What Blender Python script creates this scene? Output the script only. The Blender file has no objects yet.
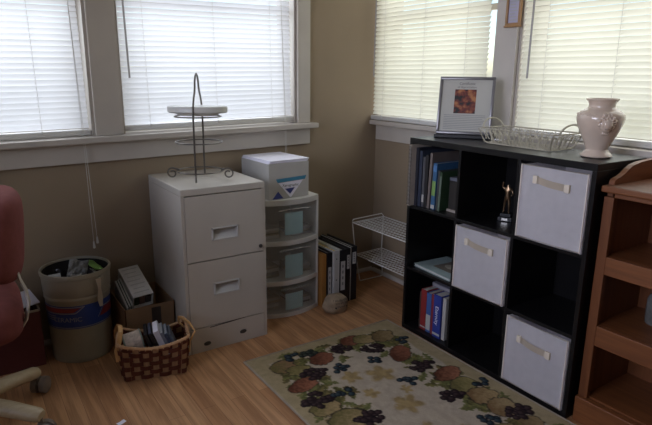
import bpy, bmesh, math, random
import numpy as np
from mathutils import Vector, Matrix, Euler, noise as mnoise
random.seed(11)
PI = math.pi
R = math.radians
SC = bpy.context.scene
COL = SC.collection

# ------------------------------------------------------------------ materials
def nt(m):
    m.use_nodes = True
    t = m.node_tree
    return t, t.nodes['Principled BSDF']

def mat(name, col, rough=0.6, metal=0.0, var=0.10, scale=14.0, bump=0.0, bscale=120.0, stretch=(1, 1, 1), trans=0.0, coat=0.0, alpha=1.0, spec=0.5):
    m = bpy.data.materials.new(name)
    t, b = nt(m)
    N, L = t.nodes, t.links
    tc = N.new('ShaderNodeTexCoord')
    mp = N.new('ShaderNodeMapping'); mp.inputs['Scale'].default_value = stretch
    L.new(tc.outputs['Object'], mp.inputs['Vector'])
    nz = N.new('ShaderNodeTexNoise'); nz.inputs['Scale'].default_value = scale; nz.inputs['Detail'].default_value = 4
    L.new(mp.outputs['Vector'], nz.inputs['Vector'])
    rp = N.new('ShaderNodeValToRGB')
    c = Vector(col)
    rp.color_ramp.elements[0].position = 0.3; rp.color_ramp.elements[1].position = 0.7
    rp.color_ramp.elements[0].color = (*(max(0, x * (1 - var)) for x in c), 1)
    rp.color_ramp.elements[1].color = (*(min(1, x * (1 + var)) for x in c), 1)
    L.new(nz.outputs['Fac'], rp.inputs['Fac'])
    L.new(rp.outputs['Color'], b.inputs['Base Color'])
    b.inputs['Roughness'].default_value = rough
    b.inputs['Metallic'].default_value = metal
    b.inputs['Coat Weight'].default_value = coat
    b.inputs['Specular IOR Level'].default_value = spec
    if trans: b.inputs['Transmission Weight'].default_value = trans
    if alpha < 1: b.inputs['Alpha'].default_value = alpha
    if bump:
        n2 = N.new('ShaderNodeTexNoise'); n2.inputs['Scale'].default_value = bscale; n2.inputs['Detail'].default_value = 3
        L.new(mp.outputs['Vector'], n2.inputs['Vector'])
        bp = N.new('ShaderNodeBump'); bp.inputs['Strength'].default_value = bump; bp.inputs['Distance'].default_value = 0.003
        L.new(n2.outputs['Fac'], bp.inputs['Height']); L.new(bp.outputs['Normal'], b.inputs['Normal'])
    return m

def wood_mat(name, c1, c2, axis=2, rough=0.45, gscale=60):
    m = bpy.data.materials.new(name)
    t, b = nt(m); N, L = t.nodes, t.links
    tc = N.new('ShaderNodeTexCoord'); mp = N.new('ShaderNodeMapping')
    s = [gscale] * 3; s[axis] = gscale * 0.06
    mp.inputs['Scale'].default_value = s
    L.new(tc.outputs['Object'], mp.inputs['Vector'])
    nz = N.new('ShaderNodeTexNoise'); nz.inputs['Scale'].default_value = 1.0; nz.inputs['Detail'].default_value = 5; nz.inputs['Distortion'].default_value = 0.6
    L.new(mp.outputs['Vector'], nz.inputs['Vector'])
    rp = N.new('ShaderNodeValToRGB')
    rp.color_ramp.elements[0].position = 0.32; rp.color_ramp.elements[1].position = 0.68
    rp.color_ramp.elements[0].color = (*c1, 1); rp.color_ramp.elements[1].color = (*c2, 1)
    L.new(nz.outputs['Fac'], rp.inputs['Fac']); L.new(rp.outputs['Color'], b.inputs['Base Color'])
    b.inputs['Roughness'].default_value = rough
    return m

def floor_mat():
    m = bpy.data.materials.new('oak_floor')
    t, b = nt(m); N, L = t.nodes, t.links
    tc = N.new('ShaderNodeTexCoord')
    sp = N.new('ShaderNodeSeparateXYZ'); L.new(tc.outputs['Object'], sp.inputs[0])
    cb = N.new('ShaderNodeCombineXYZ')
    L.new(sp.outputs['Y'], cb.inputs['X']); L.new(sp.outputs['X'], cb.inputs['Y'])
    br = N.new('ShaderNodeTexBrick')
    br.offset = 0.37; br.offset_frequency = 2; br.squash = 1.0
    br.inputs['Scale'].default_value = 1.0
    br.inputs['Brick Width'].default_value = 0.85
    br.inputs['Row Height'].default_value = 0.058
    br.inputs['Mortar Size'].default_value = 0.0007
    br.inputs['Mortar Smooth'].default_value = 0.2
    br.inputs['Color1'].default_value = (0.53, 0.305, 0.155, 1)
    br.inputs['Color2'].default_value = (0.41, 0.212, 0.100, 1)
    br.inputs['Mortar'].default_value = (0.20, 0.09, 0.05, 1)
    L.new(cb.outputs[0], br.inputs['Vector'])
    # per-plank shift of the grain
    sc = N.new('ShaderNodeMath'); sc.operation = 'DIVIDE'; sc.inputs[1].default_value = 0.058
    L.new(sp.outputs['X'], sc.inputs[0])
    fl = N.new('ShaderNodeMath'); fl.operation = 'FLOOR'; L.new(sc.outputs[0], fl.inputs[0])
    ml = N.new('ShaderNodeMath'); ml.operation = 'MULTIPLY'; ml.inputs[1].default_value = 3.73
    L.new(fl.outputs[0], ml.inputs[0])
    ad = N.new('ShaderNodeMath'); ad.operation = 'ADD'; L.new(sp.outputs['Y'], ad.inputs[0]); L.new(ml.outputs[0], ad.inputs[1])
    cb2 = N.new('ShaderNodeCombineXYZ'); L.new(sp.outputs['X'], cb2.inputs['X']); L.new(ad.outputs[0], cb2.inputs['Y'])
    mp = N.new('ShaderNodeMapping'); mp.inputs['Scale'].default_value = (26, 1.5, 1); L.new(cb2.outputs[0], mp.inputs['Vector'])
    nz = N.new('ShaderNodeTexNoise'); nz.inputs['Scale'].default_value = 1.0; nz.inputs['Detail'].default_value = 3; nz.inputs['Distortion'].default_value = 0.5
    L.new(mp.outputs[0], nz.inputs['Vector'])
    # cathedral rings out of the slow noise
    mr = N.new('ShaderNodeMath'); mr.operation = 'MULTIPLY'; mr.inputs[1].default_value = 20
    L.new(nz.outputs['Fac'], mr.inputs[0])
    sn = N.new('ShaderNodeMath'); sn.operation = 'SINE'; L.new(mr.outputs[0], sn.inputs[0])
    mpf = N.new('ShaderNodeMapping'); mpf.inputs['Scale'].default_value = (330, 9, 1); L.new(cb2.outputs[0], mpf.inputs['Vector'])
    nf = N.new('ShaderNodeTexNoise'); nf.inputs['Scale'].default_value = 1.0; nf.inputs['Detail'].default_value = 2
    L.new(mpf.outputs[0], nf.inputs['Vector'])
    a2 = N.new('ShaderNodeMath'); a2.operation = 'MULTIPLY_ADD'; a2.inputs[1].default_value = 0.30; L.new(sn.outputs[0], a2.inputs[0]); L.new(nf.outputs['Fac'], a2.inputs[2])
    rp = N.new('ShaderNodeValToRGB')
    rp.color_ramp.elements[0].position = 0.15; rp.color_ramp.elements[1].position = 0.85
    rp.color_ramp.elements[0].color = (0.76, 0.70, 0.66, 1); rp.color_ramp.elements[1].color = (1.12, 1.10, 1.08, 1)
    L.new(a2.outputs[0], rp.inputs['Fac'])
    mx = N.new('ShaderNodeMix'); mx.data_type = 'RGBA'; mx.blend_type = 'MULTIPLY'; mx.inputs['Factor'].default_value = 1
    L.new(br.outputs['Color'], mx.inputs['A']); L.new(rp.outputs['Color'], mx.inputs['B'])
    L.new(mx.outputs['Result'], b.inputs['Base Color'])
    b.inputs['Roughness'].default_value = 0.38
    b.inputs['Specular IOR Level'].default_value = 0.35
    return m

def slat_mat(name, col, tr):
    m = bpy.data.materials.new(name)
    m.use_nodes = True
    t = m.node_tree; N, L = t.nodes, t.links
    N.clear()
    out = N.new('ShaderNodeOutputMaterial')
    d = N.new('ShaderNodeBsdfDiffuse'); tl = N.new('ShaderNodeBsdfTranslucent'); mx = N.new('ShaderNodeMixShader')
    tc = N.new('ShaderNodeTexCoord'); nz = N.new('ShaderNodeTexNoise'); nz.inputs['Scale'].default_value = 2.5; nz.inputs['Detail'].default_value = 2
    L.new(tc.outputs['Object'], nz.inputs['Vector'])
    rp = N.new('ShaderNodeValToRGB')
    rp.color_ramp.elements[0].position = 0.3; rp.color_ramp.elements[1].position = 0.7
    rp.color_ramp.elements[0].color = (*(c * .93 for c in col), 1); rp.color_ramp.elements[1].color = (*col, 1)
    L.new(nz.outputs['Fac'], rp.inputs['Fac'])
    L.new(rp.outputs['Color'], d.inputs['Color']); L.new(rp.outputs['Color'], tl.inputs['Color'])
    mx.inputs['Fac'].default_value = tr
    L.new(d.outputs[0], mx.inputs[1]); L.new(tl.outputs[0], mx.inputs[2]); L.new(mx.outputs[0], out.inputs['Surface'])
    return m

def glass_mat(name, tint=(1, 1, 1), gloss=0.06, haze=0.0, rough=0.02):
    m = bpy.data.materials.new(name); m.use_nodes = True
    t = m.node_tree; N, L = t.nodes, t.links; N.clear()
    out = N.new('ShaderNodeOutputMaterial')
    tr = N.new('ShaderNodeBsdfTransparent'); tr.inputs['Color'].default_value = (*tint, 1)
    g = N.new('ShaderNodeBsdfGlossy'); g.inputs['Roughness'].default_value = rough
    mx = N.new('ShaderNodeMixShader'); mx.inputs['Fac'].default_value = gloss
    L.new(tr.outputs[0], mx.inputs[1]); L.new(g.outputs[0], mx.inputs[2])
    last = mx
    if haze:
        d = N.new('ShaderNodeBsdfDiffuse'); d.inputs['Color'].default_value = (0.62, 0.62, 0.60, 1)
        m2 = N.new('ShaderNodeMixShader'); m2.inputs['Fac'].default_value = haze
        L.new(mx.outputs[0], m2.inputs[1]); L.new(d.outputs[0], m2.inputs[2]); last = m2
    L.new(last.outputs[0], out.inputs['Surface'])
    return m

def attr_mat(name, rough=0.9, bump=0.4, bscale=260.0):
    m = bpy.data.materials.new(name); t, b = nt(m); N, L = t.nodes, t.links
    at = N.new('ShaderNodeAttribute'); at.attribute_name = 'Col'
    tc = N.new('ShaderNodeTexCoord'); nz = N.new('ShaderNodeTexNoise'); nz.inputs['Scale'].default_value = bscale
    L.new(tc.outputs['Object'], nz.inputs['Vector'])
    rp = N.new('ShaderNodeValToRGB'); rp.color_ramp.elements[0].color = (.75, .75, .75, 1); rp.color_ramp.elements[1].color = (1.2, 1.2, 1.2, 1)
    L.new(nz.outputs['Fac'], rp.inputs['Fac'])
    mx = N.new('ShaderNodeMix'); mx.data_type = 'RGBA'; mx.blend_type = 'MULTIPLY'; mx.inputs['Factor'].default_value = 1
    L.new(at.outputs['Color'], mx.inputs['A']); L.new(rp.outputs['Color'], mx.inputs['B']); L.new(mx.outputs['Result'], b.inputs['Base Color'])
    b.inputs['Roughness'].default_value = rough; b.inputs['Specular IOR Level'].default_value = 0.1
    if bump:
        bp = N.new('ShaderNodeBump'); bp.inputs['Strength'].default_value = bump; bp.inputs['Distance'].default_value = 0.002
        L.new(nz.outputs['Fac'], bp.inputs['Height']); L.new(bp.outputs['Normal'], b.inputs['Normal'])
    return m

M = {
 'wall': mat('tan_paint', (0.31, 0.238, 0.16), .75, var=.05, scale=3, bump=.12, bscale=90),
 'ceil': mat('ceiling_paint', (0.50, 0.48, 0.44), .9, var=.02),
 'trim': mat('white_gloss_trim', (0.55, 0.505, 0.455), .35, var=.04, scale=8),
 'floor': floor_mat(),
 'slat_cool': slat_mat('white_vinyl_slat', (0.90, 0.90, 0.92), .55),
 'slat_warm': slat_mat('cream_vinyl_slat', (0.90, 0.89, 0.80), .55),
 'rail': mat('blind_rail_vinyl', (0.70, 0.69, 0.67), .4, var=.03),
 'wand': mat('clear_grey_wand', (0.33, 0.32, 0.31), .25, var=.05),
 'cordw': mat('white_cord', (0.66, 0.65, 0.62), .7, var=.05),
 'glass': glass_mat('window_glass'),
 'cab': mat('ivory_enamel', (0.55, 0.51, 0.45), .42, var=.03, scale=6),
 'cabdark': mat('dark_recess', (0.05, 0.045, 0.04), .6),
 'chrome': mat('brushed_chrome', (0.50, 0.48, 0.44), .22, metal=1, var=.06),
 'pull': mat('pale_grey_pull', (.58, .57, .55), .35, var=.03),
 'lock': mat('dark_metal_lock', (0.10, 0.09, 0.085), .35, metal=.8),
 'iron': mat('pewter_wire', (0.20, 0.185, 0.17), .32, metal=.85, var=.12),
 'stone': mat('white_marble', (0.70, 0.70, 0.67), .3, var=.05, scale=9),
 'carton': mat('white_carton', (0.50, 0.485, 0.46), .7, var=.03),
 'paper': mat('white_paper', (0.86, 0.85, 0.95), .8, var=.02),
 'teal': mat('teal_paper', (0.40, 0.66, 0.70), .8, var=.06),
 'bluebar': mat('carton_teal_ink', (0.055, 0.24, 0.37), .6, var=.08),
 'navy': mat('navy_ink', (0.045, 0.06, 0.24), .6, var=.08),
 'plast': mat('translucent_white_plastic', (0.66, 0.65, 0.62), .4, var=.03),
 'drawer': glass_mat('smoky_clear_plastic', (.93, .93, .92), .05, .22, .25),
 'blk': mat('black_laminate', (0.0065, 0.006, 0.0065), .36, var=.12, spec=.38),
 'blkv': mat('black_vinyl', (0.011, 0.011, 0.014), .38, var=.15),
 'fabric': mat('white_canvas', (0.90, 0.865, 0.885), .95, var=.03, scale=30, bump=.35, bscale=500, spec=.1),
 'piping': mat('cream_piping', (0.88, 0.80, 0.72), .9, var=.04),
 'strap': mat('cream_webbing', (0.74, 0.65, 0.53), .9, var=.06),
 'pine': wood_mat('honey_pine', (0.135, 0.044, 0.015), (0.195, 0.067, 0.022), 2),
 'pine_h': wood_mat('honey_pine_along', (0.155, 0.051, 0.017), (0.225, 0.080, 0.026), 1),
 'pine_d': wood_mat('honey_pine_deep', (0.175, 0.058, 0.019), (0.25, 0.088, 0.029), 0),
 'chairwood': wood_mat('pale_beech', (0.46, 0.36, 0.22), (0.56, 0.46, 0.30), 0, .4),
 'maroon': mat('mauve_red_upholstery', (0.20, 0.064, 0.058), .9, var=.08, scale=40, bump=.4, bscale=400, spec=.15),
 'redbox': mat('dark_red_board', (0.10, 0.022, 0.022), .6, var=.1),
 'bucket': mat('cream_bucket_plastic', (0.33, 0.30, 0.225), .42, var=.05),
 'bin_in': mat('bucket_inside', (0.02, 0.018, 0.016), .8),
 'bblue': mat('bucket_band_blue', (0.025, 0.06, 0.26), .45, var=.08),
 'bred': mat('bucket_band_red', (0.22, 0.025, 0.03), .45, var=.08),
 'bgrey': mat('bucket_band_grey', (0.30, 0.30, 0.34), .5, var=.05),
 'bag': mat('black_film', (0.03, 0.03, 0.03), .25, var=.3, scale=25),
 'greyfilm': mat('grey_film', (0.30, 0.30, 0.28), .3, var=.45, scale=22),
 'green': mat('lime_paper', (0.22, 0.42, 0.10), .6, var=.2),
 'card': mat('kraft_cardboard', (0.31, 0.19, 0.105), .85, var=.08, scale=10),
 'cardin': mat('dark_tape', (0.06, 0.045, 0.04), .5),
 'wick_r': wood_mat('dark_red_splint', (0.16, 0.045, 0.03), (0.25, 0.075, 0.045), 2, .55, 40),
 'wick_t': wood_mat('tan_splint', (0.50, 0.28, 0.14), (0.66, 0.42, 0.23), 2, .55, 40),
 'loop': wood_mat('golden_hoop', (0.55, 0.30, 0.11), (0.70, 0.42, 0.18), 2, .4, 40),
 'rock': mat('river_rock', (0.29, 0.22, 0.145), .8, var=.28, scale=26, bump=.6, bscale=60),
 'ink': mat('dark_ink', (0.03, 0.027, 0.025), .7),
 'wirew': mat('white_coated_wire', (0.78, 0.77, 0.72), .4, var=.03),
 'creamw': mat('aged_cream_wire', (0.50, 0.46, 0.36), .45, var=.1),
 'vase': mat('blush_glazed_ceramic', (0.68, 0.555, 0.45), .16, var=.05, scale=20, coat=.5),
 'silverf': mat('silver_frame', (0.26, 0.25, 0.26), .3, metal=.4, var=.08),
 'mount': mat('certificate_paper', (0.58, 0.57, 0.52), .6, var=.02),
 'pict': None,
 'gold': mat('gold_frame_wood', (0.36, 0.19, 0.07), .4, var=.15),
 'lilac': mat('lilac_paper', (0.50, 0.48, 0.60), .7, var=.1),
 'orange': mat('orange_card', (0.36, 0.165, 0.035), .7, var=.08),
 'yellow': mat('yellow_paper', (0.62, 0.46, 0.12), .8, var=.06),
 'wbind': mat('white_vinyl_binder', (0.55, 0.545, 0.54), .45, var=.03),
 'label': mat('grey_white_label', (0.48, 0.475, 0.46), .7, var=.04),
 'tgold': mat('trophy_gold', (0.30, 0.20, 0.12), .3, metal=.9),
}

def pict_mat():
    m = bpy.data.materials.new('red_painting'); t, b = nt(m); N, L = t.nodes, t.links
    tc = N.new('ShaderNodeTexCoord'); nz = N.new('ShaderNodeTexNoise'); nz.inputs['Scale'].default_value = 42; nz.inputs['Detail'].default_value = 5
    L.new(tc.outputs['Object'], nz.inputs['Vector'])
    rp = N.new('ShaderNodeValToRGB'); cr = rp.color_ramp
    cr.elements[0].position = .38; cr.elements[0].color = (.02, .014, .012, 1)
    cr.elements[1].position = .66; cr.elements[1].color = (.50, .20, .07, 1)
    e = cr.elements.new(.52); e.color = (.20, .035, .02, 1)
    L.new(nz.outputs['Fac'], rp.inputs['Fac']); L.new(rp.outputs['Color'], b.inputs['Base Color']); b.inputs['Roughness'].default_value = .5
    return m
M['pict'] = pict_mat()

_cm = {}
def cmat(c, rough=.6, var=.1):
    k = (tuple(c), rough)
    if k not in _cm: _cm[k] = mat('cover_colour', c, rough, var=var, scale=20)
    return _cm[k]

# ------------------------------------------------------------------ mesh helpers
def BM(): return bmesh.new()

def box(bm, lo, hi, bev=0.0, mtx=None):
    lo, hi = Vector(lo), Vector(hi)
    r = bmesh.ops.create_cube(bm, size=1.0)
    vs = r['verts']
    c, s = (lo + hi) / 2, hi - lo
    for v in vs: v.co = Vector((v.co.x * s.x, v.co.y * s.y, v.co.z * s.z)) + c
    if bev:
        es = list({e for v in vs for e in v.link_edges})
        rr = bmesh.ops.bevel(bm, geom=es, offset=min(bev, min(s) * .45), segments=2, affect='EDGES', profile=.5)
        vs = list({v for f in rr['faces'] for v in f.verts} | {v for v in vs if v.is_valid})
    if mtx is not None:
        bmesh.ops.transform(bm, matrix=mtx, verts=[v for v in vs if v.is_valid])
    return vs

def tube(bm, pts, r, seg=8, closed=False, flat=None):
    pts = [Vector(p) for p in pts]
    n = len(pts); rings = []
    rs = r if isinstance(r, (list, tuple)) else [r] * n
    up = None
    for i, p in enumerate(pts):
        a = pts[(i - 1) % n] if (closed or i > 0) else p
        b = pts[(i + 1) % n] if (closed or i < n - 1) else p
        d = (b - a).normalized()
        if up is None:
            up = Vector((0, 0, 1)) if abs(d.z) < .9 else Vector((1, 0, 0))
        x = d.cross(up)
        if x.length < 1e-6: x = d.cross(Vector((0, 1, .1)))
        x.normalize(); y = x.cross(d).normalized(); up = y
        fx, fy = (1, 1) if flat is None else flat
        rings.append([bm.verts.new(p + x * math.cos(2 * PI * k / seg) * rs[i] * fx + y * math.sin(2 * PI * k / seg) * rs[i] * fy) for k in range(seg)])
    m = n if closed else n - 1
    for i in range(m):
        A, B = rings[i], rings[(i + 1) % n]
        for k in range(seg): bm.faces.new((A[k], A[(k + 1) % seg], B[(k + 1) % seg], B[k]))
    if not closed:
        bm.faces.new(rings[0][::-1]); bm.faces.new(rings[-1])

def lathe(bm, prof, seg=40, c=(0, 0, 0), closed=True):
    c = Vector(c); rings = []
    for r, z in prof:
        rings.append([bm.verts.new(c + Vector((r * math.cos(2 * PI * k / seg), r * math.sin(2 * PI * k / seg), z))) for k in range(seg)])
    for A, B in zip(rings, rings[1:]):
        for k in range(seg): bm.faces.new((A[k], A[(k + 1) % seg], B[(k + 1) % seg], B[k]))
    if closed:
        if prof[0][0] > 1e-5: bm.faces.new(rings[0][::-1])
        if prof[-1][0] > 1e-5: bm.faces.new(rings[-1])

def prism(bm, poly, y0, y1, plane='xz'):
    """extrude a 2-D outline; plane 'xz' extrudes along y, 'xy' along z, 'yz' along x"""
    def P(a, b, h):
        return {'xz': (a, h, b), 'xy': (a, b, h), 'yz': (h, a, b)}[plane]
    A = [bm.verts.new(P(a, b, y0)) for a, b in poly]; B = [bm.verts.new(P(a, b, y1)) for a, b in poly]
    n = len(poly)
    bm.faces.new(A); bm.faces.new(B[::-1])
    for i in range(n): bm.faces.new((A[i], B[i], B[(i + 1) % n], A[(i + 1) % n]))

def sheet(bm, nx, ny, f):
    g = [[bm.verts.new(f(i / (nx - 1), j / (ny - 1))) for j in range(ny)] for i in range(nx)]
    for i in range(nx - 1):
        for j in range(ny - 1): bm.faces.new((g[i][j], g[i + 1][j], g[i + 1][j + 1], g[i][j + 1]))

def blob(bm, c, r, sub=2, nz=0.0, seed=0):
    q = bmesh.ops.create_icosphere(bm, subdivisions=sub, radius=1)
    for v in q['verts']:
        k = 1 + nz * mnoise.noise(v.co * 1.7 + Vector((seed, seed, seed)))
        v.co = Vector((v.co.x * r[0], v.co.y * r[1], v.co.z * r[2])) * k + Vector(c)

def obj(name, bm, m, parent=None, smooth=False, loc=None, rot=None, kind=None, label=None):
    bmesh.ops.recalc_face_normals(bm, faces=bm.faces)
    me = bpy.data.meshes.new(name); bm.to_mesh(me); bm.free()
    o = bpy.data.objects.new(name, me); COL.objects.link(o)
    for mm in (m if isinstance(m, (list, tuple)) else [m]): me.materials.append(mm)
    if smooth:
        for p in me.polygons: p.use_smooth = True
        try: me.set_sharp_from_angle(angle=R(38))
        except Exception: pass
    if parent: o.parent = parent
    if loc is not None: o.location = loc
    if rot is not None: o.rotation_euler = rot
    if kind: o['kind'] = kind
    if label: o['label'] = label
    return o

def tag(o, label, cat, group=None):
    o['label'] = label; o['category'] = cat
    if group: o['group'] = group
    return o

def thing(name, label, cat, loc=(0, 0, 0), rotz=0.0, group=None, rot=None):
    o = bpy.data.objects.new(name, None); COL.objects.link(o)
    o.empty_display_size = .05
    o.location = loc; o.rotation_euler = rot if rot else (0, 0, rotz)
    return tag(o, label, cat, group)

def dup(root, loc, rotz, label=None):
    r = root.copy(); COL.objects.link(r); r.location = loc; r.rotation_euler = (0, 0, rotz)
    if label: r['label'] = label
    for ch in list(root.children):
        c = ch.copy(); COL.objects.link(c); c.parent = r
        for g in list(ch.children):
            d = g.copy(); COL.objects.link(d); d.parent = c
    return r

def struct(name, bm=None, m=None, parent=None, smooth=False):
    if bm is None:
        o = bpy.data.objects.new(name, None); COL.objects.link(o)
    else:
        o = obj(name, bm, m, parent, smooth)
    if parent is None: o['kind'] = 'structure'
    return o

def text_bm(s, size, depth=0.0, align='CENTER'):
    cu = bpy.data.curves.new('lettering_curve', 'FONT'); cu.body = s; cu.size = size; cu.align_x = align; cu.align_y = 'CENTER'; cu.extrude = depth; cu.resolution_u = 3
    o = bpy.data.objects.new('lettering_tmp', cu); COL.objects.link(o)
    dg = bpy.context.evaluated_depsgraph_get(); dg.update()
    me = bpy.data.meshes.new_from_object(o.evaluated_get(dg))
    bm = BM(); bm.from_mesh(me)
    bpy.data.objects.remove(o); bpy.data.curves.remove(cu); bpy.data.meshes.remove(me)
    return bm

UPRIGHT = Matrix.Rotation(R(90), 4, 'X')          # flat text -> facing -y

# ------------------------------------------------------------------ camera
CAM = Vector((-2.066, -2.563, 1.175)); yaw, pitch, roll, FPX = 0.591, 0.243, 0.010, 553.9
import json
d = Vector((math.sin(yaw) * math.cos(pitch), math.cos(yaw) * math.cos(pitch), -math.sin(pitch)))
r0 = Vector((math.cos(yaw), -math.sin(yaw), 0)); u0 = r0.cross(d)
r1 = r0 * math.cos(roll) + u0 * math.sin(roll); u1 = -r0 * math.sin(roll) + u0 * math.cos(roll)
cam = bpy.data.cameras.new('camera'); co = bpy.data.objects.new('camera', cam); COL.objects.link(co)
mw = Matrix((r1, u1, -d)).transposed().to_4x4(); mw.translation = CAM
co.matrix_world = mw
cam.sensor_width = 36; cam.sensor_fit = 'HORIZONTAL'; cam.lens = FPX / 652 * 36
cam.clip_start = .02
SC.camera = co

# ------------------------------------------------------------------ room shell
XL, YF, ZC, TH = -3.3, -3.9, 2.40, 0.14
WT = 2.06                                          # window head
def wall_with_holes(bm, axis, a0, a1, holes, p0, p1):
    """wall slab running along axis from a0 to a1, thickness p0..p1; holes = (a, b, z0, z1)"""
    def bx(a, b, z0, z1):
        if b - a < 1e-4 or z1 - z0 < 1e-4: return
        if axis == 'x': box(bm, (a, p0, z0), (b, p1, z1))
        else: box(bm, (p0, a, z0), (p1, b, z1))
    cur = a0
    for a, b, z0, z1 in sorted(holes):
        bx(cur, a, 0, ZC); bx(a, b, 0, z0); bx(a, b, z1, ZC); cur = b
    bx(cur, a1, 0, ZC)

W1 = (-2.62, -1.556); W2 = (-1.440, -0.542)
W3 = (-0.842, -0.014); W4 = (-1.86, -0.958)
ZS = 0.928
bm = BM(); wall_with_holes(bm, 'x', XL - TH, TH, [(W1[0], W1[1], ZS - .02, WT), (W2[0], W2[1], ZS - .02, WT)], 0, TH); struct('wall_back', bm, M['wall'])
bm = BM(); wall_with_holes(bm, 'y', YF, 0, [(W3[0], W3[1], ZS - .02, WT), (W4[0], W4[1], ZS - .02, WT)], 0, TH); struct('wall_right', bm, M['wall'])
bm = BM(); wall_with_holes(bm, 'y', YF, 0, [(-2.5, -0.7, ZS, WT)], XL - TH, XL); struct('wall_left', bm, M['wall'])
bm = BM(); box(bm, (XL - TH, YF - TH, 0), (TH, YF, ZC)); struct('wall_front', bm, M['wall'])
bm = BM(); box(bm, (XL - TH, YF - TH, -.06), (TH, TH, 0)); struct('floor', bm, M['floor'])
bm = BM(); box(bm, (XL - TH, YF - TH, ZC), (TH, TH, ZC + .06)); struct('ceiling', bm, M['ceil'])

def quarter(bm, pts_axis, a, b):
    pass
bm = BM(); prism(bm, [(0, 0), (-.016, 0), (-.015, .008), (-.010, .014), (0, .02)], XL, -.001, 'yz'); struct('baseboard_back', bm, M['trim'])
bm = BM(); prism(bm, [(0, 0), (-.016, 0), (-.015, .008), (-.010, .014), (0, .02)], YF, -.017, 'xz'); struct('baseboard_right', bm, M['trim'])

# stools and aprons run under both windows of a wall
bm = BM(); box(bm, (-2.74, -.062, ZS - .026), (-.438, .10, ZS), .004); struct('trim_1', bm, M['trim'])
bm = BM(); box(bm, (-2.71, -.020, .816), (-.468, -.0005, ZS - .0265), .002); struct('trim_2', bm, M['trim'])
bm = BM(); box(bm, (-.055, -1.95, ZS - .026), (.10, -.006, ZS), .004); struct('trim_3', bm, M['trim'])
bm = BM(); box(bm, (-.018, -1.93, .816), (-.0005, -.022, ZS - .0265), .002); struct('trim_4', bm, M['trim'])

def window(n, axis, a, b, left_case, right_case):
    """axis 'x' = back wall (glass plane y), 'y' = right wall; a<b along the axis"""
    w = struct('window_%d' % n)
    def bx(bm, s0, s1, p0, p1, z0, z1, bev=0.003):
        if axis == 'x': box(bm, (s0, p0, z0), (s1, p1, z1), bev)
        else: box(bm, (p0, s0, z0), (p1, s1, z1), bev)
    q = 1
    def D(x): return x
    c = BM()
    if left_case: bx(c, a - left_case, a, -.020, -.0005, ZS + .0005, WT + .09)
    if right_case: bx(c, b, b + right_case, -.020, -.0005, ZS + .0005, WT + .09)
    bx(c, a - left_case, b + right_case, -.024, -.0005, WT, WT + .10)
    obj('casing', c, M['trim'], w)
    j = BM()
    bx(j, a, a + .012, 0, .13, ZS, WT, 0); bx(j, b - .012, b, 0, .13, ZS, WT, 0); bx(j, a, b, 0, .13, WT - .012, WT, 0)
    obj('jamb', j, M['trim'], w)
    s = BM(); zm = (ZS + WT) / 2
    for s0, s1, z0, z1 in ((a + .012, a + .04, ZS, WT - .012), (b - .04, b - .012, ZS, WT - .012), (a + .04, b - .04, ZS, ZS + .045), (a + .04, b - .04, WT - .062, WT - .012), (a + .04, b - .04, zm - .014, zm + .014)):
        bx(s, s0, s1, .105, .13, z0, z1, 0)
    obj('sash', s, M['trim'], w)
    for z0, z1 in ((ZS + .045, zm - .014), (zm + .014, WT - .062)):
        g = BM()
        if axis == 'x':
            vs = [g.verts.new(p) for p in ((a + .04, .118, z0), (b - .04, .118, z0), (b - .04, .118, z1), (a + .04, .118, z1))]
        else:
            vs = [g.verts.new(p) for p in ((.118, a + .04, z0), (.118, b - .04, z0), (.118, b - .04, z1), (.118, a + .04, z1))]
        g.faces.new(vs); obj('pane', g, M['glass'], w)
    return w
window(1, 'x', W1[0], W1[1], .08, .116)
window(2, 'x', W2[0], W2[1], 0, .075)
window(3, 'y', W3[0], W3[1], .116, 0)
window(4, 'y', W4[0], W4[1], .08, 0)

# the old house has settled: the back wall's windows and sill drop a little towards the left
SLOPE = .0165
def settle(x): return SLOPE * (x + .45)
for nm_ in ('wall_back', 'trim_1', 'trim_2', 'window_1', 'window_2'):
    o_ = bpy.data.objects[nm_]
    for q_ in [o_] + list(o_.children):
        if q_.type == 'MESH':
            for v in q_.data.vertices:
                if .5 < v.co.z < 2.3: v.co.z += settle(v.co.x)

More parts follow.
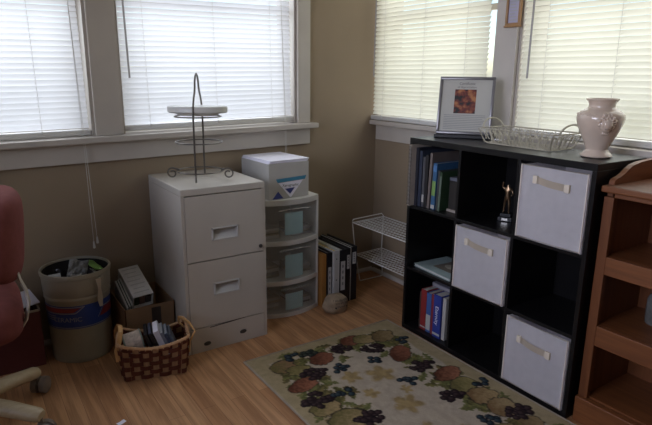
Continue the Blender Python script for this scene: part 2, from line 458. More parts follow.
# ------------------------------------------------------------------ blinds
def blind(axis, a, b, off, zbot, label, smat, wand_at, cord_at, cord_z, tassels, ladders, tilt=62, sag=0.0, cord_y=-.07, wand_z=1.17):
    """slats run along axis between a and b; off = depth of the slat line from the wall face (positive = into the reveal)"""
    B = thing('venetian_blind', label, 'blind', ((a + b) / 2, off, zbot + settle((a + b) / 2)) if axis == 'x' else (off, (a + b) / 2, zbot), 0 if axis == 'x' else R(-90))
    if axis == 'x': B.rotation_euler = (0, -SLOPE, 0)
    # local: x along the slats, y to the outside, z up
    hw = (b - a) / 2; P = 0.0227; ZT = WT - .035 - zbot
    s = BM(); n = int((ZT - .045) / P)
    W = .0256; ca, sa = math.cos(R(tilt)), math.sin(R(tilt))
    for i in range(n):
        z = .03 + P * (i + .5)
        jt = random.uniform(-2.5, 2.5); ca, sa = math.cos(R(tilt + jt)), math.sin(R(tilt + jt))
        rows = []
        for e in (0, 1):
            x = -hw + .004 if e == 0 else hw - .004
            sg = sag * max(0, 1 - i / 12.0) * (1 if e == 0 else 0)
            rr = []
            for k in range(6):
                t = k / 5 - .5                    # -.5 inner edge (room), +.5 outer edge
                crown = .0022 * (1 - (2 * t) ** 2)
                y = t * W * ca - crown * sa
                zz = t * W * sa + crown * ca
                rr.append(s.verts.new((x, y, z + zz - sg)))
            rows.append(rr)
        for k in range(5): s.faces.new((rows[0][k], rows[1][k], rows[1][k + 1], rows[0][k + 1]))
    obj('slats', s, smat, B, True)
    r = BM(); box(r, (-hw, -.022, 0), (hw, .022, .024), .005); obj('bottom_rail', r, M['rail'], B, True)
    h = BM(); box(h, (-hw, -.025, ZT - .035), (hw, .025, ZT + .01), .003); obj('headrail', h, M['rail'], B)
    for lx in ladders:
        l = BM()
        for yy in (-.0205, .0205): tube(l, [(lx, yy, .01), (lx, yy, ZT - .03)], .0007, 5)
        for i in range(n):
            z = .03 + P * (i + .5)
            tube(l, [(lx, -.0205, z - .010), (lx, .0205, z + .010)], .0005, 4)
        tube(l, [(lx, -.023, .012), (lx, -.024, .02), (lx, -.0225, .026)], .003, 5)
        obj('ladder_cord', l, M['cordw'], B)
    if wand_at is not None:
        w = BM(); tube(w, [(wand_at, -.034, ZT - .03), (wand_at, -.040, wand_z - zbot)], .0042, 6); tube(w, [(wand_at, -.034, ZT - .04), (wand_at, -.026, ZT - .015)], .002, 6)
        obj('tilt_wand', w, M['wand'], B, True)
    if cord_at is not None:
        c = BM(); zc = cord_z - zbot
        for q, dx in enumerate((-.004, .006)):
            tube(c, [(cord_at + dx * .2, -.028, ZT - .02), (cord_at, -.05, .6 * ZT), (cord_at + dx * .5, cord_y, .0), (cord_at + dx * (1.6 if tassels else 1), cord_y, zc + .02 * q)], .0011, 5)
        cc = obj('pull_cord', c, M['cordw'], B)
        if tassels:
            for q, dx in enumerate((-.0065, .0095)):
                t = BM(); lathe(t, [(.0015, .012), (.003, .010), (.0055, -.012), (.006, -.018), (.004, -.02)], 12, (cord_at + dx, cord_y, zc + .02 * q)); obj('tassel', t, M['cordw'], cc, True)
    return B

def lx(axis, a, b, w):      # world coordinate along the wall -> local x of the blind
    return w - (a + b) / 2 if axis == 'x' else (a + b) / 2 - w

a, b = W1[0] + .014, W1[1] - .014
blind('x', a, b, .03, ZS + .004, 'white slatted blind in the far left window, its cord hanging below the sill', M['slat_cool'], None, lx('x', a, b, -1.612), .458, True,
      [lx('x', a, b, w) for w in (-1.76, -2.1, -2.44)])
a, b = W2[0] + .012, W2[1] - .012
blind('x', a, b, .03, ZS + .012, 'white slatted blind in the window behind the cake stand', M['slat_cool'], lx('x', a, b, -1.392), lx('x', a, b, -.632), .70, False,
      [lx('x', a, b, w) for w in (-1.31, -.98, -.68)], sag=.006)
a, b = -.822, -.007
blind('y', a, b, -.0265, ZS + .003, 'cream slatted blind in the window behind the framed certificate', M['slat_warm'], lx('y', a, b, -.05), None, 0, False,
      [lx('y', a, b, w) for w in (-.11, -.42, -.70)])
a, b = W4[0] + .014, W4[1] - .010
blind('y', a, b, .012, ZS + .003, 'cream slatted blind in the right window behind the vase', M['slat_warm'], lx('y', a, b, -1.035), None, 0, False,
      [lx('y', a, b, w) for w in (-1.10, -1.40, -1.72)])

# small wooden frame on the post between the right-hand windows
f = thing('picture_frame', 'small narrow wooden frame hung on the post between the right windows', 'picture frame', (-.021, -.938, 1.385), R(-90))
bm = BM()
for lo, hi in (((-.038, -.012, 0), (.038, 0, .014)), ((-.038, -.012, .141), (.038, 0, .155)), ((-.038, -.012, .014), (-.027, 0, .141)), ((.027, -.012, .014), (.038, 0, .141))): box(bm, lo, hi, .002)
box(bm, (-.041, -.016, -.004), (.041, 0, .004), .002)
obj('frame', bm, M['gold'], f)
bm = BM(); box(bm, (-.0265, -.006, .0145), (.0265, -.001, .1405)); pp = obj('print', bm, M['lilac'], f)
bm = BM()
for k in range(9): box(bm, (-.020, -.0066, .024 + .0125 * k), (.020 - .006 * (k % 3), -.006, .0275 + .0125 * k))
obj('printed_lines', bm, M['label'], pp)

# ------------------------------------------------------------------ filing cabinet
CX, CYF, CW, CD, CH = -1.346, -.445, .378, .428, .724
c = thing('filing_cabinet', 'ivory two drawer metal filing cabinet with the wire cake stand on top', 'filing cabinet', (CX, CYF, 0))
bm = BM()
t_ = .018
box(bm, (0, .004, 0), (t_ - .002, CD, CH - .0285)); box(bm, (CW - t_ + .002, .004, 0), (CW, CD, CH - .0285))
box(bm, (t_ - .002, .305, .02), (CW - t_ + .002, CD, CH - .0285))
box(bm, (0, 0, CH - .028), (CW, CD, CH), .003)
box(bm, (0, 0, 0), (.013, .0038, CH - .0285)); box(bm, (CW - .013, 0, 0), (CW, .0038, CH - .0285))
box(bm, (.013, .008, .409), (CW - .013, .3, .4135))
obj('body', bm, M['cab'], c)
for z0, z1, hz in ((.4145, .692, .522), (.116, .4085, .278)):
    bm = BM()
    x0, x1 = .0145, CW - .0145
    hx0, hx1, h0, h1 = .128, .242, hz - .025, hz + .026
    for lo, hi in (((x0, -.003, z0), (hx0, .30, z1)), ((hx1, -.003, z0), (x1, .30, z1)), ((hx0, -.003, z0), (hx1, .30, h0)), ((hx0, -.003, h1), (hx1, .30, z1)), ((hx0, .03, h0), (hx1, .30, h1))): box(bm, lo, hi)
    dr = obj('drawer', bm, M['cab'], c)
    bm = BM()
    # recessed pull: bright bezel with a sloping scoop
    for lo, hi in (((hx0 - .004, -.006, h1 - .004), (hx1 + .004, 0, h1 + .003)), ((hx0 - .004, -.006, h0 - .003), (hx1 + .004, 0, h0 + .004)), ((hx0 - .004, -.006, h0 - .003), (hx0 + .003, 0, h1 + .003)), ((hx1 - .003, -.006, h0 - .003), (hx1 + .004, 0, h1 + .003))): box(bm, lo, hi, .0015)
    vs = [bm.verts.new(p) for p in ((hx0, -.002, h0 + .003), (hx1, -.002, h0 + .003), (hx1, .028, h1 - .016), (hx0, .028, h1 - .016))]; bm.faces.new(vs)
    vs = [bm.verts.new(p) for p in ((hx0, .028, h1 - .016), (hx1, .028, h1 - .016), (hx1, .020, h1), (hx0, .020, h1))]; bm.faces.new(vs)
    obj('handle', bm, M['pull'], dr, label='pale grey recessed handle')
bm = BM(); box(bm, (.0145, -.002, .0), (CW - .0145, .02, .112), .001)
k = obj('kick_panel', bm, M['cab'], c)
for x, z in ((.085, .035), (.256, .048)):
    bm = BM(); blob(bm, (x, -.002, z), (.017, .003, .010), 2); obj('slot', bm, M['cabdark'], k)
bm = BM(); prism(bm, [(.10, .105), (.27, .113), (.27, .1165), (.10, .109)], -.0026, -.0015, 'xz'); obj('gap', bm, M['cabdark'], k)
bm = BM(); lathe(bm, [(.0, 0), (.0075, 0), (.0085, .002), (.0085, .006), (.006, .008), (.0, .008)], 16)
bmesh.ops.transform(bm, matrix=Matrix.Rotation(R(90), 4, 'X'), verts=bm.verts)
obj('lock', bm, M['lock'], c, True, (CW - .028, -.002, .437), label='round dark lock')

# ------------------------------------------------------------------ cake stand on the cabinet
ST = (-1.186, -.258, CH)
s = thing('cake_stand', 'dark wire three tier cake stand with scrolled feet on the filing cabinet', 'cake stand', ST, R(-32))
def ring(r, z, n=40): return [(r * math.cos(2 * PI * i / n), r * math.sin(2 * PI * i / n), z) for i in range(n)]
bm = BM(); RR = .102
for sgn in (-1, 1):
    prof = [(RR, .004), (RR, .15), (RR - .001, .27), (RR - .006, .315), (RR - .028, .352), (RR - .052, .378), (.040, .398), (.036, .42), (.022, .442), (.0, .452)]
    tube(bm, [(0, sgn * a, z) for a, z in prof], .0042, 8)
obj('upright', bm, M['iron'], s, True)
for z, r in ((.040, .099), (.165, .099), (.275, .098)):
    bm = BM(); tube(bm, ring(r, z), .0032, 6, True); obj('tier_ring', bm, M['iron'], s, True)
for ang in (0, 180):
    bm = BM()
    pts = [(.090, 0, .040), (.098, 0, .045)]
    for i in range(19):
        th = PI * .68 - i * PI * 2.45 / 18
        rr = .024 * (1 - .62 * i / 18)
        pts.append((.122 + rr * math.cos(th), 0, .024 + rr * math.sin(th) + .0038))
    bmesh.ops.transform(bm, matrix=Matrix.Identity(4), verts=bm.verts)
    tube(bm, pts, .0036, 6)
    bmesh.ops.transform(bm, matrix=Matrix.Rotation(R(ang), 4, 'Z'), verts=bm.verts)
    obj('scroll_foot', bm, M['iron'], s, True)
for sgn in (-1, 1):
    bm = BM(); tube(bm, [(0, sgn * (RR + .0), .005), (0, sgn * (RR + .01), .018), (0, sgn * (RR + .006), .03), (0, sgn * (RR - .002), .034)], .003, 6)
    obj('hook_foot', bm, M['iron'], s, True)
p = BM(); lathe(p, [(0, 0), (.082, 0), (.088, .004), (.0895, .008), (.121, .012), (.127, .017), (.127, .036), (.123, .040), (0, .041)], 48)
# oval slab: it passes between the uprights
for v in p.verts:
    v.co.y *= .0965 / .127
tag(obj('marble_slab', p, M['stone'], None, True, (ST[0], ST[1], CH + .2785), (0, 0, R(-32))), 'thick round white slab lying on the top ring of the cake stand', 'plate')

# ------------------------------------------------------------------ plastic drawer tower
PX0, PX1, PF, PB = -.903, -.590, -.292, -.02
u = thing('drawer_tower', 'white plastic three drawer tower with clear bowed drawer fronts', 'drawer unit', (0, 0, 0))
def bow(n=14, x0=PX0, x1=PX1, yf=PF, sag=.042):
    return [(x0 + (x1 - x0) * i / n, yf - sag * (1 - (2 * i / n - 1) ** 2)) for i in range(n + 1)]
bm = BM()
zs = [0.012, .198, .395, .592]
outline = bow() + [(PX1, PB), (PX0, PB)]
for z0, z1 in ((0, .02), (.168, .19), (.372, .394), (.572, .598)): prism(bm, outline, z0, z1, 'xy')
box(bm, (PX0, PF + .002, .0), (PX0 + .006, PB, .59)); box(bm, (PX1 - .006, PF + .002, .0), (PX1, PB, .59)); box(bm, (PX0, PB - .005, 0), (PX1, PB, .59))
box(bm, (PX0, PF - .004, 0), (PX0 + .012, PF + .012, .59), .003); box(bm, (PX1 - .012, PF - .004, 0), (PX1, PF + .012, .59), .003)
obj('frame', bm, M['plast'], u, True)
cx = (PX0 + PX1) / 2
for z0, z1, lab in ((.022, .166, (.012, .100)), (.192, .370, (.012, .130)), (.396, .570, (.028, .138))):
    bm = BM()
    fr = bow(14, PX0 + .014, PX1 - .014, PF - .002, .038)
    A = [bm.verts.new((x, y, z0)) for x, y in fr]; B = [bm.verts.new((x, y, z1)) for x, y in fr]
    for i in range(len(fr) - 1): bm.faces.new((A[i], A[i + 1], B[i + 1], B[i]))
    dr = obj('drawer', bm, M['drawer'], u, True, label='hazy clear drawer front')
    bm = BM()
    pts = [(x, y - .004, z1 - .018 - .006 * abs(2 * i / 10 - 1) ** 3) for i, (x, y) in enumerate(bow(10, cx - .085, cx + .085, PF - .03, .012))]
    tube(bm, pts, .004, 6, flat=(1.0, .8)); obj('handle', bm, M['drawer'], dr, True)
    bm = BM()
    x0, x1 = cx - .055, cx + .045
    z_a, z_b = z0 + lab[0], z0 + lab[1]
    sheet(bm, 8, 2, lambda a_, b_: (x0 + (x1 - x0) * a_, PF - .0005 - .0375 * (1 - ((2 * (x0 + (x1 - x0) * a_ - PX0) / (PX1 - PX0)) - 1) ** 2), z_a + (z_b - z_a) * b_))
    obj('teal_card', bm, M['teal'], dr, label='teal paper card behind the drawer front')
# papers kept in the drawers
cols = [(.45, .42, .36), (.30, .25, .18), (.55, .53, .5), (.22, .2, .19), (.40, .33, .22), (.5, .5, .5)]
for d_, z0 in enumerate((.0205, .1905, .3945)):
    names = ('bottom', 'middle', 'top')[d_]
    for side, (xa, xb) in enumerate(((PX0 + .02, cx - .045), (cx + .02, PX1 - .02))):
        nn = 4 if side == 0 else 3
        t = thing('paper_pile', 'pile of papers lying %s the teal card in the %s clear drawer' % (('left of', 'right of')[side], names), 'papers', ((xa + xb) / 2, PF + .10, z0 + .0005), 0, 'paper piles in the drawer tower')
        z = 0
        for k_ in range(nn):
            h = random.uniform(.008, .018); bm = BM()
            hw = (xb - xa) / 2
            box(bm, (-hw + random.uniform(0, .01), -.07 + random.uniform(0, .012), z), (hw - random.uniform(0, .01), .07, z + h), .001)
            obj('bundle', bm, cmat(cols[(k_ * 2 + d_ + side * 3) % 6]), t); z += h + .001

# carton of paper on the tower
PT = .5985
cz = .172
k = thing('paper_carton', 'white paper carton with blue triangles standing on the plastic drawer tower', 'box', (-.765, -.166, PT), R(3))
bm = BM(); box(bm, (-.113, -.13, 0), (.113, .135, cz), .002); ca_ = obj('carton', bm, M['carton'], k)
bm = BM(); box(bm, (-.1135, -.1305, .083), (.1135, .1355, .0845)); obj('tape_line', bm, M['label'], ca_)
FY = -.1308
def deco(name, poly, m, dy=0.0):
    b_ = BM(); prism(b_, poly, FY - dy - .0006, FY - dy, 'xz'); return obj(name, b_, m, ca_)
deco('blue_bar', [(-.075, .098), (.098, .103), (.090, .085), (-.066, .080)], M['bluebar'])
deco('white_triangle', [(-.062, .078), (.078, .083), (.010, .005), (.002, .005)], M['paper'], .0007)
deco('navy_triangle', [(-.026, .048), (.030, .050), (.003, .021)], M['navy'], .0014)
deco('navy_triangle', [(-.096, .003), (-.035, .003), (-.064, .038)], M['navy'])
b_ = text_bm('Xerographic', .0185); bmesh.ops.transform(b_, matrix=Matrix.Translation((.006, FY - .0016, .063)) @ Matrix.Rotation(R(1.5), 4, 'Y') @ UPRIGHT, verts=b_.verts); obj('lettering', b_, M['ink'], ca_)
k = thing('paper_stack', 'stack of white sheets lying on the paper carton', 'papers', (-.765, -.166, PT + cz + .0005), R(3))
bm = BM()
z = 0
for i in range(5):
    a1 = random.uniform(-.03, .03); ox, oy = random.uniform(-.004, .004), random.uniform(-.006, .004)
    box(bm, (-.110 + ox, -.128 + oy, z), (.110 + ox, .132 + oy, z + .0026), 0, Matrix.Rotation(a1, 4, 'Z')); z += .0028
obj('sheets', bm, M['paper'], k)

# ------------------------------------------------------------------ binders beside the tower
bx0 = -.5845
def binder(x, w, m, label, h=.295, yf=-.335, lab=None, pages=None, name='ring_binder', dots=False, open_top=True):
    t = thing(name, label, 'binder', (x + w / 2, yf, 0))
    bm = BM(); hw = w / 2; D = .285
    box(bm, (-hw, 0, 0), (hw, .003, h), .001)
    box(bm, (-hw, .003, 0), (-hw + .003, D, h)); box(bm, (hw - .003, .003, 0), (hw, D, h))
    obj('cover', bm, m, t)
    bm = BM(); box(bm, (-hw + .004, .02, .008), (hw - .004, D - .012, h - .012)); obj('pages', bm, pages or M['label'], t)
    if lab:
        bm = BM(); box(bm, (-hw * .62, -.0008, lab[0]), (hw * .62, -.0002, lab[1])); sp = obj('spine_label', bm, M['label'], t)
        if dots:
            bm = BM()
            for zz in (.06, .15, .255): lathe(bm, [(.0, 0), (.004, 0), (.004, .0006), (0, .0006)], 12, (0, 0, 0)); bmesh.ops.translate(bm, verts=bm.verts[-48:], vec=(0, 0, 0))
            bm.free(); bm = BM()
            for zz in (.05, .14, .255): blob(bm, (0, -.001, zz), (.004, .0006, .004), 1)
            obj('spine_dot', bm, M['ink'], sp)
        else:
            bm = BM()
            for q in range(4):
                z_ = lab[0] + (lab[1] - lab[0]) * (.18 + .2 * q); box(bm, (-hw * .25, -.0012, z_), (hw * .2, -.0009, z_ + (lab[1] - lab[0]) * .10))
            obj('spine_print', bm, cmat((.2, .2, .2)), sp)
    return t
binder(bx0, .026, M['orange'], 'thin orange folder next to the plastic drawer tower', .285, -.325, None, M['paper'], 'paper_folder')
binder(bx0 + .0275, .031, M['blkv'], 'black binder with a long label between the orange folder and the white binder', .293, -.332, (.06, .215))
binder(bx0 + .060, .038, M['wbind'], 'white ring binder with yellow pages among the black binders', .300, -.340, (.02, .285), M['yellow'], dots=True)
binder(bx0 + .0995, .044, M['blkv'], 'black binder with a long low spine label right of the white binder', .297, -.338, (.075, .235))
binder(bx0 + .145, .027, M['blkv'], 'thin black binder with a high label, second from the right end', .298, -.334, (.185, .262))
binder(bx0 + .1735, .007, M['wbind'], 'very thin white folder between the two rightmost black binders', .297, -.330, None, M['paper'], 'paper_folder')
binder(bx0 + .182, .036, M['blkv'], 'black binder with a high label at the right end of the row', .300, -.330, (.205, .270))

# rock with writing
k = thing('inscribed_rock', 'rounded tan rock with dark handwriting in front of the binders', 'rock', (-.553, -.405, 0), R(-10))
bm = BM(); blob(bm, (0, 0, 0), (.070, .046, .060), 4, .16, 3.1)
mz = min(v.co.z for v in bm.verts)
for v in bm.verts:
    v.co.z = max(v.co.z, mz * .72)
mz = min(v.co.z for v in bm.verts)
bmesh.ops.translate(bm, verts=bm.verts, vec=(0, 0, -mz))
from mathutils.bvhtree import BVHTree
rk = obj('stone', bm, M['rock'], k, True)
tree = BVHTree.FromPolygons([v.co.copy() for v in rk.data.vertices], [tuple(p.vertices) for p in rk.data.polygons])
bm = BM()
def rock_text(s, size, x, z, heart=None):
    b_ = text_bm(s, size)
    bmesh.ops.subdivide_edges(b_, edges=b_.edges, cuts=1)
    me_ = bpy.data.meshes.new('tmp')
    for v in b_.verts:
        px, pz = v.co.x + x, v.co.y + z
        hit = tree.ray_cast(Vector((px, -.3, pz)), Vector((0, 1, 0)))
        v.co = Vector((px, (hit[0].y if hit[0] else -.03) - .0009, pz))
    b_.to_mesh(me_); b_.free(); bm.from_mesh(me_); bpy.data.meshes.remove(me_)
rock_text('I am the vine', .0150, .010, .074); rock_text('you are the', .0150, .016, .060); rock_text('Family', .017, .016, .041)
for hx, hz in ((-.018, .038), (.047, .036)):
    b_ = BM(); vs = []
    for i in range(16):
        t = 2 * PI * i / 16; X = .0004 * 16 * math.sin(t) ** 3; Z = .0004 * (13 * math.cos(t) - 5 * math.cos(2 * t) - 2 * math.cos(3 * t) - math.cos(4 * t))
        hit = tree.ray_cast(Vector((hx + X, -.3, hz + Z)), Vector((0, 1, 0)))
        vs.append(bm.verts.new((hx + X, (hit[0].y if hit[0] else -.03) - .001, hz + Z)))
    bm.faces.new(vs); b_.free()
obj('lettering', bm, M['ink'], k)

# ------------------------------------------------------------------ wire shelf in the corner
w = thing('wire_shelf', 'white wire two tier shelf rack standing in the room corner', 'shelf', (0, 0, 0))
Y0, Y1 = -.13, -.63
def tier(x0, x1, z):
    bm = BM()
    tube(bm, [(x0, Y0, z), (x1, Y0, z + .006), (x1, Y1, z + .006), (x0, Y1, z)], .0032, 6, True)
    n = 21
    for i in range(1, n):
        y = Y0 + (Y1 - Y0) * i / n; tube(bm, [(x0, y, z + .002), (x1, y, z + .008)], .0021, 5)
    for q in range(1, 7):
        x = x0 + (x1 - x0) * q / 7; tube(bm, [(x, Y0, z - .001 + .006 * q / 8), (x, Y1, z - .001 + .006 * q / 8)], .0021, 5)
    return bm
obj('upper_tier', tier(-.251, -.028, .367), M['wirew'], w, True)
obj('lower_tier', tier(-.226, -.032, .173), M['wirew'], w, True)
for y in (Y0, Y1):
    bm = BM(); tube(bm, [(-.251, y, .374), (-.246, y + .002, .384), (-.04, y + .002, .392), (-.028, y, .38), (-.032, y, .175), (-.020, y, .01), (-.022, y, .0036), (-.185, y, .0036), (-.19, y, .01), (-.226, y, .175), (-.251, y, .36)], .0032, 6)
    obj('end_frame', bm, M['wirew'], w, True)

# ------------------------------------------------------------------ black cube bookcase
ANG = -0.0083
BO = Vector((-.3836, -.7207, 0)); BR = math.atan2(-math.cos(ANG), math.sin(ANG))
def bw(u_, v_, z_=0.0):
    e1 = Vector((math.sin(ANG), -math.cos(ANG), 0)); e2 = Vector((math.cos(ANG), math.sin(ANG), 0))
    q = BO + e1 * u_ + e2 * v_; return Vector((q.x, q.y, z_))
H = .911; Wd = .881; Dp = .295
b = thing('cube_bookcase', 'black nine cube bookcase holding books and white fabric bins', 'bookcase', BO, BR)
S1, S2 = .314, .606; D1, D2 = .2985, .5835
parts = [('top_panel', (0, 0, H - .024), (Wd, Dp, H)), ('bottom_panel', (.016, 0, 0), (Wd - .016, Dp, .022)), ('side_panel', (0, 0, 0), (.016, Dp, H - .024)), ('side_panel', (Wd - .016, 0, 0), (Wd, Dp, H - .024)),
         ('back_panel', (.016, Dp - .006, .022), (Wd - .016, Dp - .001, H - .024))]
for z in (S1, S2): parts.append(('shelf', (.016, .002, z - .013), (Wd - .016, Dp - .006, z)))
for x in (D1, D2):
    for z0, z1 in ((.022, S1 - .013), (S1, S2 - .013), (S2, H - .024)): parts.append(('divider', (x - .0065, .002, z0), (x + .0065, Dp - .006, z1)))
for n_, lo, hi in parts:
    bm = BM(); box(bm, lo, hi, .0012); obj(n_, bm, M['blk'], b)

# fabric bins
def bin_(u0, u1, z0, vf, label, hz=.07, hskew=-.013):
    wv, hv, dv = u1 - u0, .268, .265
    t = thing('fabric_bin', label, 'storage bin', bw((u0 + u1) / 2, vf, z0), BR, 'white fabric bins in the black bookcase')
    hw = wv / 2
    bm = BM()
    def front(a_, c_):
        x, z = -hw + wv * a_, hv * c_
        bul = math.sin(PI * a_) * math.sin(PI * c_)
        return (x, -.006 * bul + .0015 * mnoise.noise(Vector((x * 14, z * 14, u0 * 9))), z)
    sheet(bm, 16, 16, front)
    bmesh.ops.solidify(bm, geom=bm.faces[:], thickness=-.004)
    box(bm, (-hw, .003, 0), (-hw + .004, dv, hv - .002)); box(bm, (hw - .004, .003, 0), (hw, dv, hv - .002))
    box(bm, (-hw, dv - .004, 0), (hw, dv, hv - .002)); box(bm, (-hw, .003, 0), (hw, dv, .004))
    obj('bin_body', bm, M['fabric'], t, True)
    bm = BM(); e = .0036
    tube(bm, [(-hw + e, -.002, e), (hw - e, -.002, e), (hw - e, -.002, hv), (-hw + e, -.002, hv)], e, 6, True)
    obj('piping', bm, M['piping'], t, True)
    bm = BM()
    n = 18; A = []
    for i in range(n + 1):
        a_ = i / n; x = -.066 + .132 * a_
        y = -.0105 - .006 * math.sin(PI * max(0, min(1, (a_ - .18) / .64))) if .18 < a_ < .82 else -.0095
        z = hv - hz + hskew * (a_ - .5) 
        A.append([bm.verts.new((x, y, z - .012)), bm.verts.new((x, y, z + .012))])
    for p_, q_ in zip(A, A[1:]): bm.faces.new((p_[0], q_[0], q_[1], p_[1]))
    bmesh.ops.solidify(bm, geom=bm.faces[:], thickness=.0022)
    hd = obj('handle', bm, M['strap'], t, True, label='cream webbing strap')
    for sx in (-.062, .062):
        bm = BM(); box(bm, (sx - .009, -.0128, hv - hz - .0135 + hskew * (sx / .132)), (sx + .009, -.004, hv - hz + .0135 + hskew * (sx / .132)), .001)
        obj('patch', bm, M['strap'], hd)
    return t
bin_(.600, .8615, S2 + .001, -.003, 'white fabric bin in the top right cube below the vase', .052)
bin_(.3115, .5745, S1 + .001, -.006, 'white fabric bin in the middle cube, pulled out a little', .060)
bin_(.600, .8615, .0235, -.004, 'white fabric bin in the bottom right cube beside the rug', .075)

# books ---------------------------------------------------------------
def book(u0, w_, z0, h, depth, cover, label, vf=.03, lean=0.0, pages=None, title=None, tcol=None, blocks=(), group='books standing in the bookcase', name='book', yaw_=0.0):
    t = thing(name, label, 'book', bw(u0 + w_ / 2, vf, z0), BR, group, rot=(0, R(lean), BR + R(yaw_)))
    hw = w_ / 2
    bm = BM()
    box(bm, (-hw, 0, 0), (hw, .002, h), .0008); box(bm, (-hw, .002, 0), (-hw + .0018, depth, h)); box(bm, (hw - .0018, .002, 0), (hw, depth, h))
    cv = obj('cover', bm, cover, t)
    bm = BM(); box(bm, (-hw + .0019, .0025, .003), (hw - .0019, depth - .004, h - .003)); obj('pages', bm, pages or cmat((.55, .52, .46)), t)
    for z_a, z_b, mm in blocks:
        bm = BM(); box(bm, (-hw * .96, -.0006, h * z_a), (hw * .96, -.0001, h * z_b)); obj('spine_panel', bm, mm, cv)
    if title:
        b_ = text_bm(title, w_ * .62)
        bmesh.ops.transform(b_, matrix=Matrix.Translation((0, -.0012, h * .52)) @ Matrix.Rotation(R(90), 4, 'Y') @ UPRIGHT, verts=b_.verts)
        wx = max(v.co.z for v in b_.verts) - min(v.co.z for v in b_.verts)
        if wx > h * .8:
            for v in b_.verts: v.co.z = h * .52 + (v.co.z - h * .52) * h * .8 / wx
        obj('title', b_, tcol or M['label'], cv)
    return t
Z1 = S2 + .0008
# spiral notebook at the left end, sticking out a little
t = thing('spiral_notebook', 'white spiral notebook with a black coil at the left end of the top shelf', 'notebook', bw(.0240, -.022, Z1), BR)
bm = BM(); box(bm, (-.0035, .008, 0), (.0035, .225, .272)); obj('pages', bm, cmat((.62, .60, .57)), t)
bm = BM(); box(bm, (-.0055, .004, 0), (-.0037, .228, .275)); box(bm, (.0037, .004, 0), (.0055, .228, .275)); obj('cover', bm, cmat((.50, .44, .38)), t)
bm = BM()
pts = []
for i in range(44 * 10 + 1):
    th = 2 * PI * i / 10; pts.append((.0068 * math.cos(th), .004 + .0068 * math.sin(th), .006 + .262 * i / 440))
tube(bm, pts, .0011, 4); obj('coil', bm, M['blkv'], t, label='black wire coil')
book(.0335, .0155, Z1, .262, .20, cmat((.02, .022, .035)), 'near black tall book beside the spiral notebook', .01)
book(.0505, .018, Z1, .250, .20, cmat((.035, .045, .075)), 'dark navy book, third from the left on the top shelf', .015)
book(.070, .013, Z1, .225, .20, cmat((.10, .10, .11)), 'thin dark grey book between the navy and the black books', .02, blocks=[(.1, .25, M['label'])])
book(.0845, .017, Z1, .235, .20, cmat((.02, .018, .02)), 'black book just left of the tall grey brown one', .02)
book(.1045, .014, Z1, .247, .19, cmat((.16, .13, .12)), 'tall grey brown book left of the bright blue one', .02, lean=2)
book(.1235, .022, Z1, .205, .19, cmat((.04, .12, .25)), 'bright blue and green book in the middle of the top left cube', .025, lean=2, blocks=[(.02, .10, cmat((.5, .5, .48))), (.30, .62, cmat((.20, .35, .10))), (.82, .95, cmat((.08, .20, .42)))])
book(.1485, .011, Z1, .175, .19, cmat((.055, .06, .06)), 'thin dark book right of the bright blue one', .03, lean=2)
book(.162, .012, Z1, .170, .19, cmat((.03, .065, .03)), 'thin dark green book with a pale edge', .03, lean=2, blocks=[(.0, .9, cmat((.12, .16, .12)))])
t = thing('photo_box', 'small dark box with a pale base beside the top left books', 'box', bw(.240, .06, Z1), BR)
bm = BM(); box(bm, (-.045, 0, .012), (.045, .15, .135), .003); obj('body', bm, cmat((.03, .025, .022)), t)
bm = BM(); box(bm, (-.050, -.004, 0), (.050, .154, .012), .002); obj('base', bm, cmat((.42, .36, .31)), t, label='pale base')
bm = BM(); box(bm, (-.047, .002, .1355), (.047, .15, .150), .002); obj('lid', bm, cmat((.13, .14, .18)), t, label='grey blue lid')
# book lying flat on the middle shelf
t = thing('book', 'large pale teal book lying flat on the left middle shelf', 'book', bw(.158, .125, S1 + .0008), BR + R(-3))
bm = BM(); box(bm, (-.120, -.102, 0), (.120, .10, .002)); box(bm, (-.120, -.102, .011), (.120, .10, .013), .0005); box(bm, (-.120, .098, .002), (.120, .10, .011)); cv = obj('cover', bm, cmat((.34, .43, .42)), t)
bm = BM(); box(bm, (-.116, -.098, .0022), (.116, .0975, .0108)); obj('pages', bm, cmat((.6, .59, .55)), t)
bm = BM(); box(bm, (-.045, -.05, .0131), (.11, .09, .0136)); pc = obj('cover_picture', bm, cmat((.20, .17, .13)), cv)
bm = BM(); blob(bm, (.02, .01, .0138), (.045, .03, .0006), 2); blob(bm, (.075, .045, .0138), (.03, .028, .0006), 2); obj('picture_patch', bm, cmat((.42, .38, .30)), pc)
# bottom left cube
Z0 = .0228
book(.078, .014, Z0, .178, .18, cmat((.05, .03, .025)), 'narrow dark brown book at the left end of the bottom row', .035)
book(.0935, .034, Z0, .198, .18, cmat((.27, .024, .026)), 'thick red book in the bottom left cube', .03, blocks=[(.06, .09, M['label'])])
book(.130, .029, Z0, .192, .18, cmat((.05, .11, .32)), 'blue book with a white lower spine beside the thick red one', .03, blocks=[(.06, .45, M['label'])])
book(.161, .020, Z0, .195, .18, cmat((.22, .03, .045)), 'narrow maroon book between the two blue books', .03)
book(.183, .046, Z0, .205, .18, cmat((.025, .045, .27)), 'thick royal blue book with white script on its spine', .022, title='Eternity', tcol=M['paper'], blocks=[(.06, .11, M['label'])])
book(.232, .019, Z0, .200, .18, cmat((.50, .48, .45)), 'pale book at the right end of the bottom row', .03)
t = thing('book', 'grey book lying across the tops of the bottom row of books', 'book', bw(.196, .080, Z0 + .206), BR)
bm = BM(); box(bm, (-.085, 0, 0), (.085, .14, .003)); box(bm, (-.085, 0, .017), (.085, .14, .020)); box(bm, (-.085, 0, .003), (-.082, .14, .017)); obj('cover', bm, cmat((.22, .21, .25)), t)
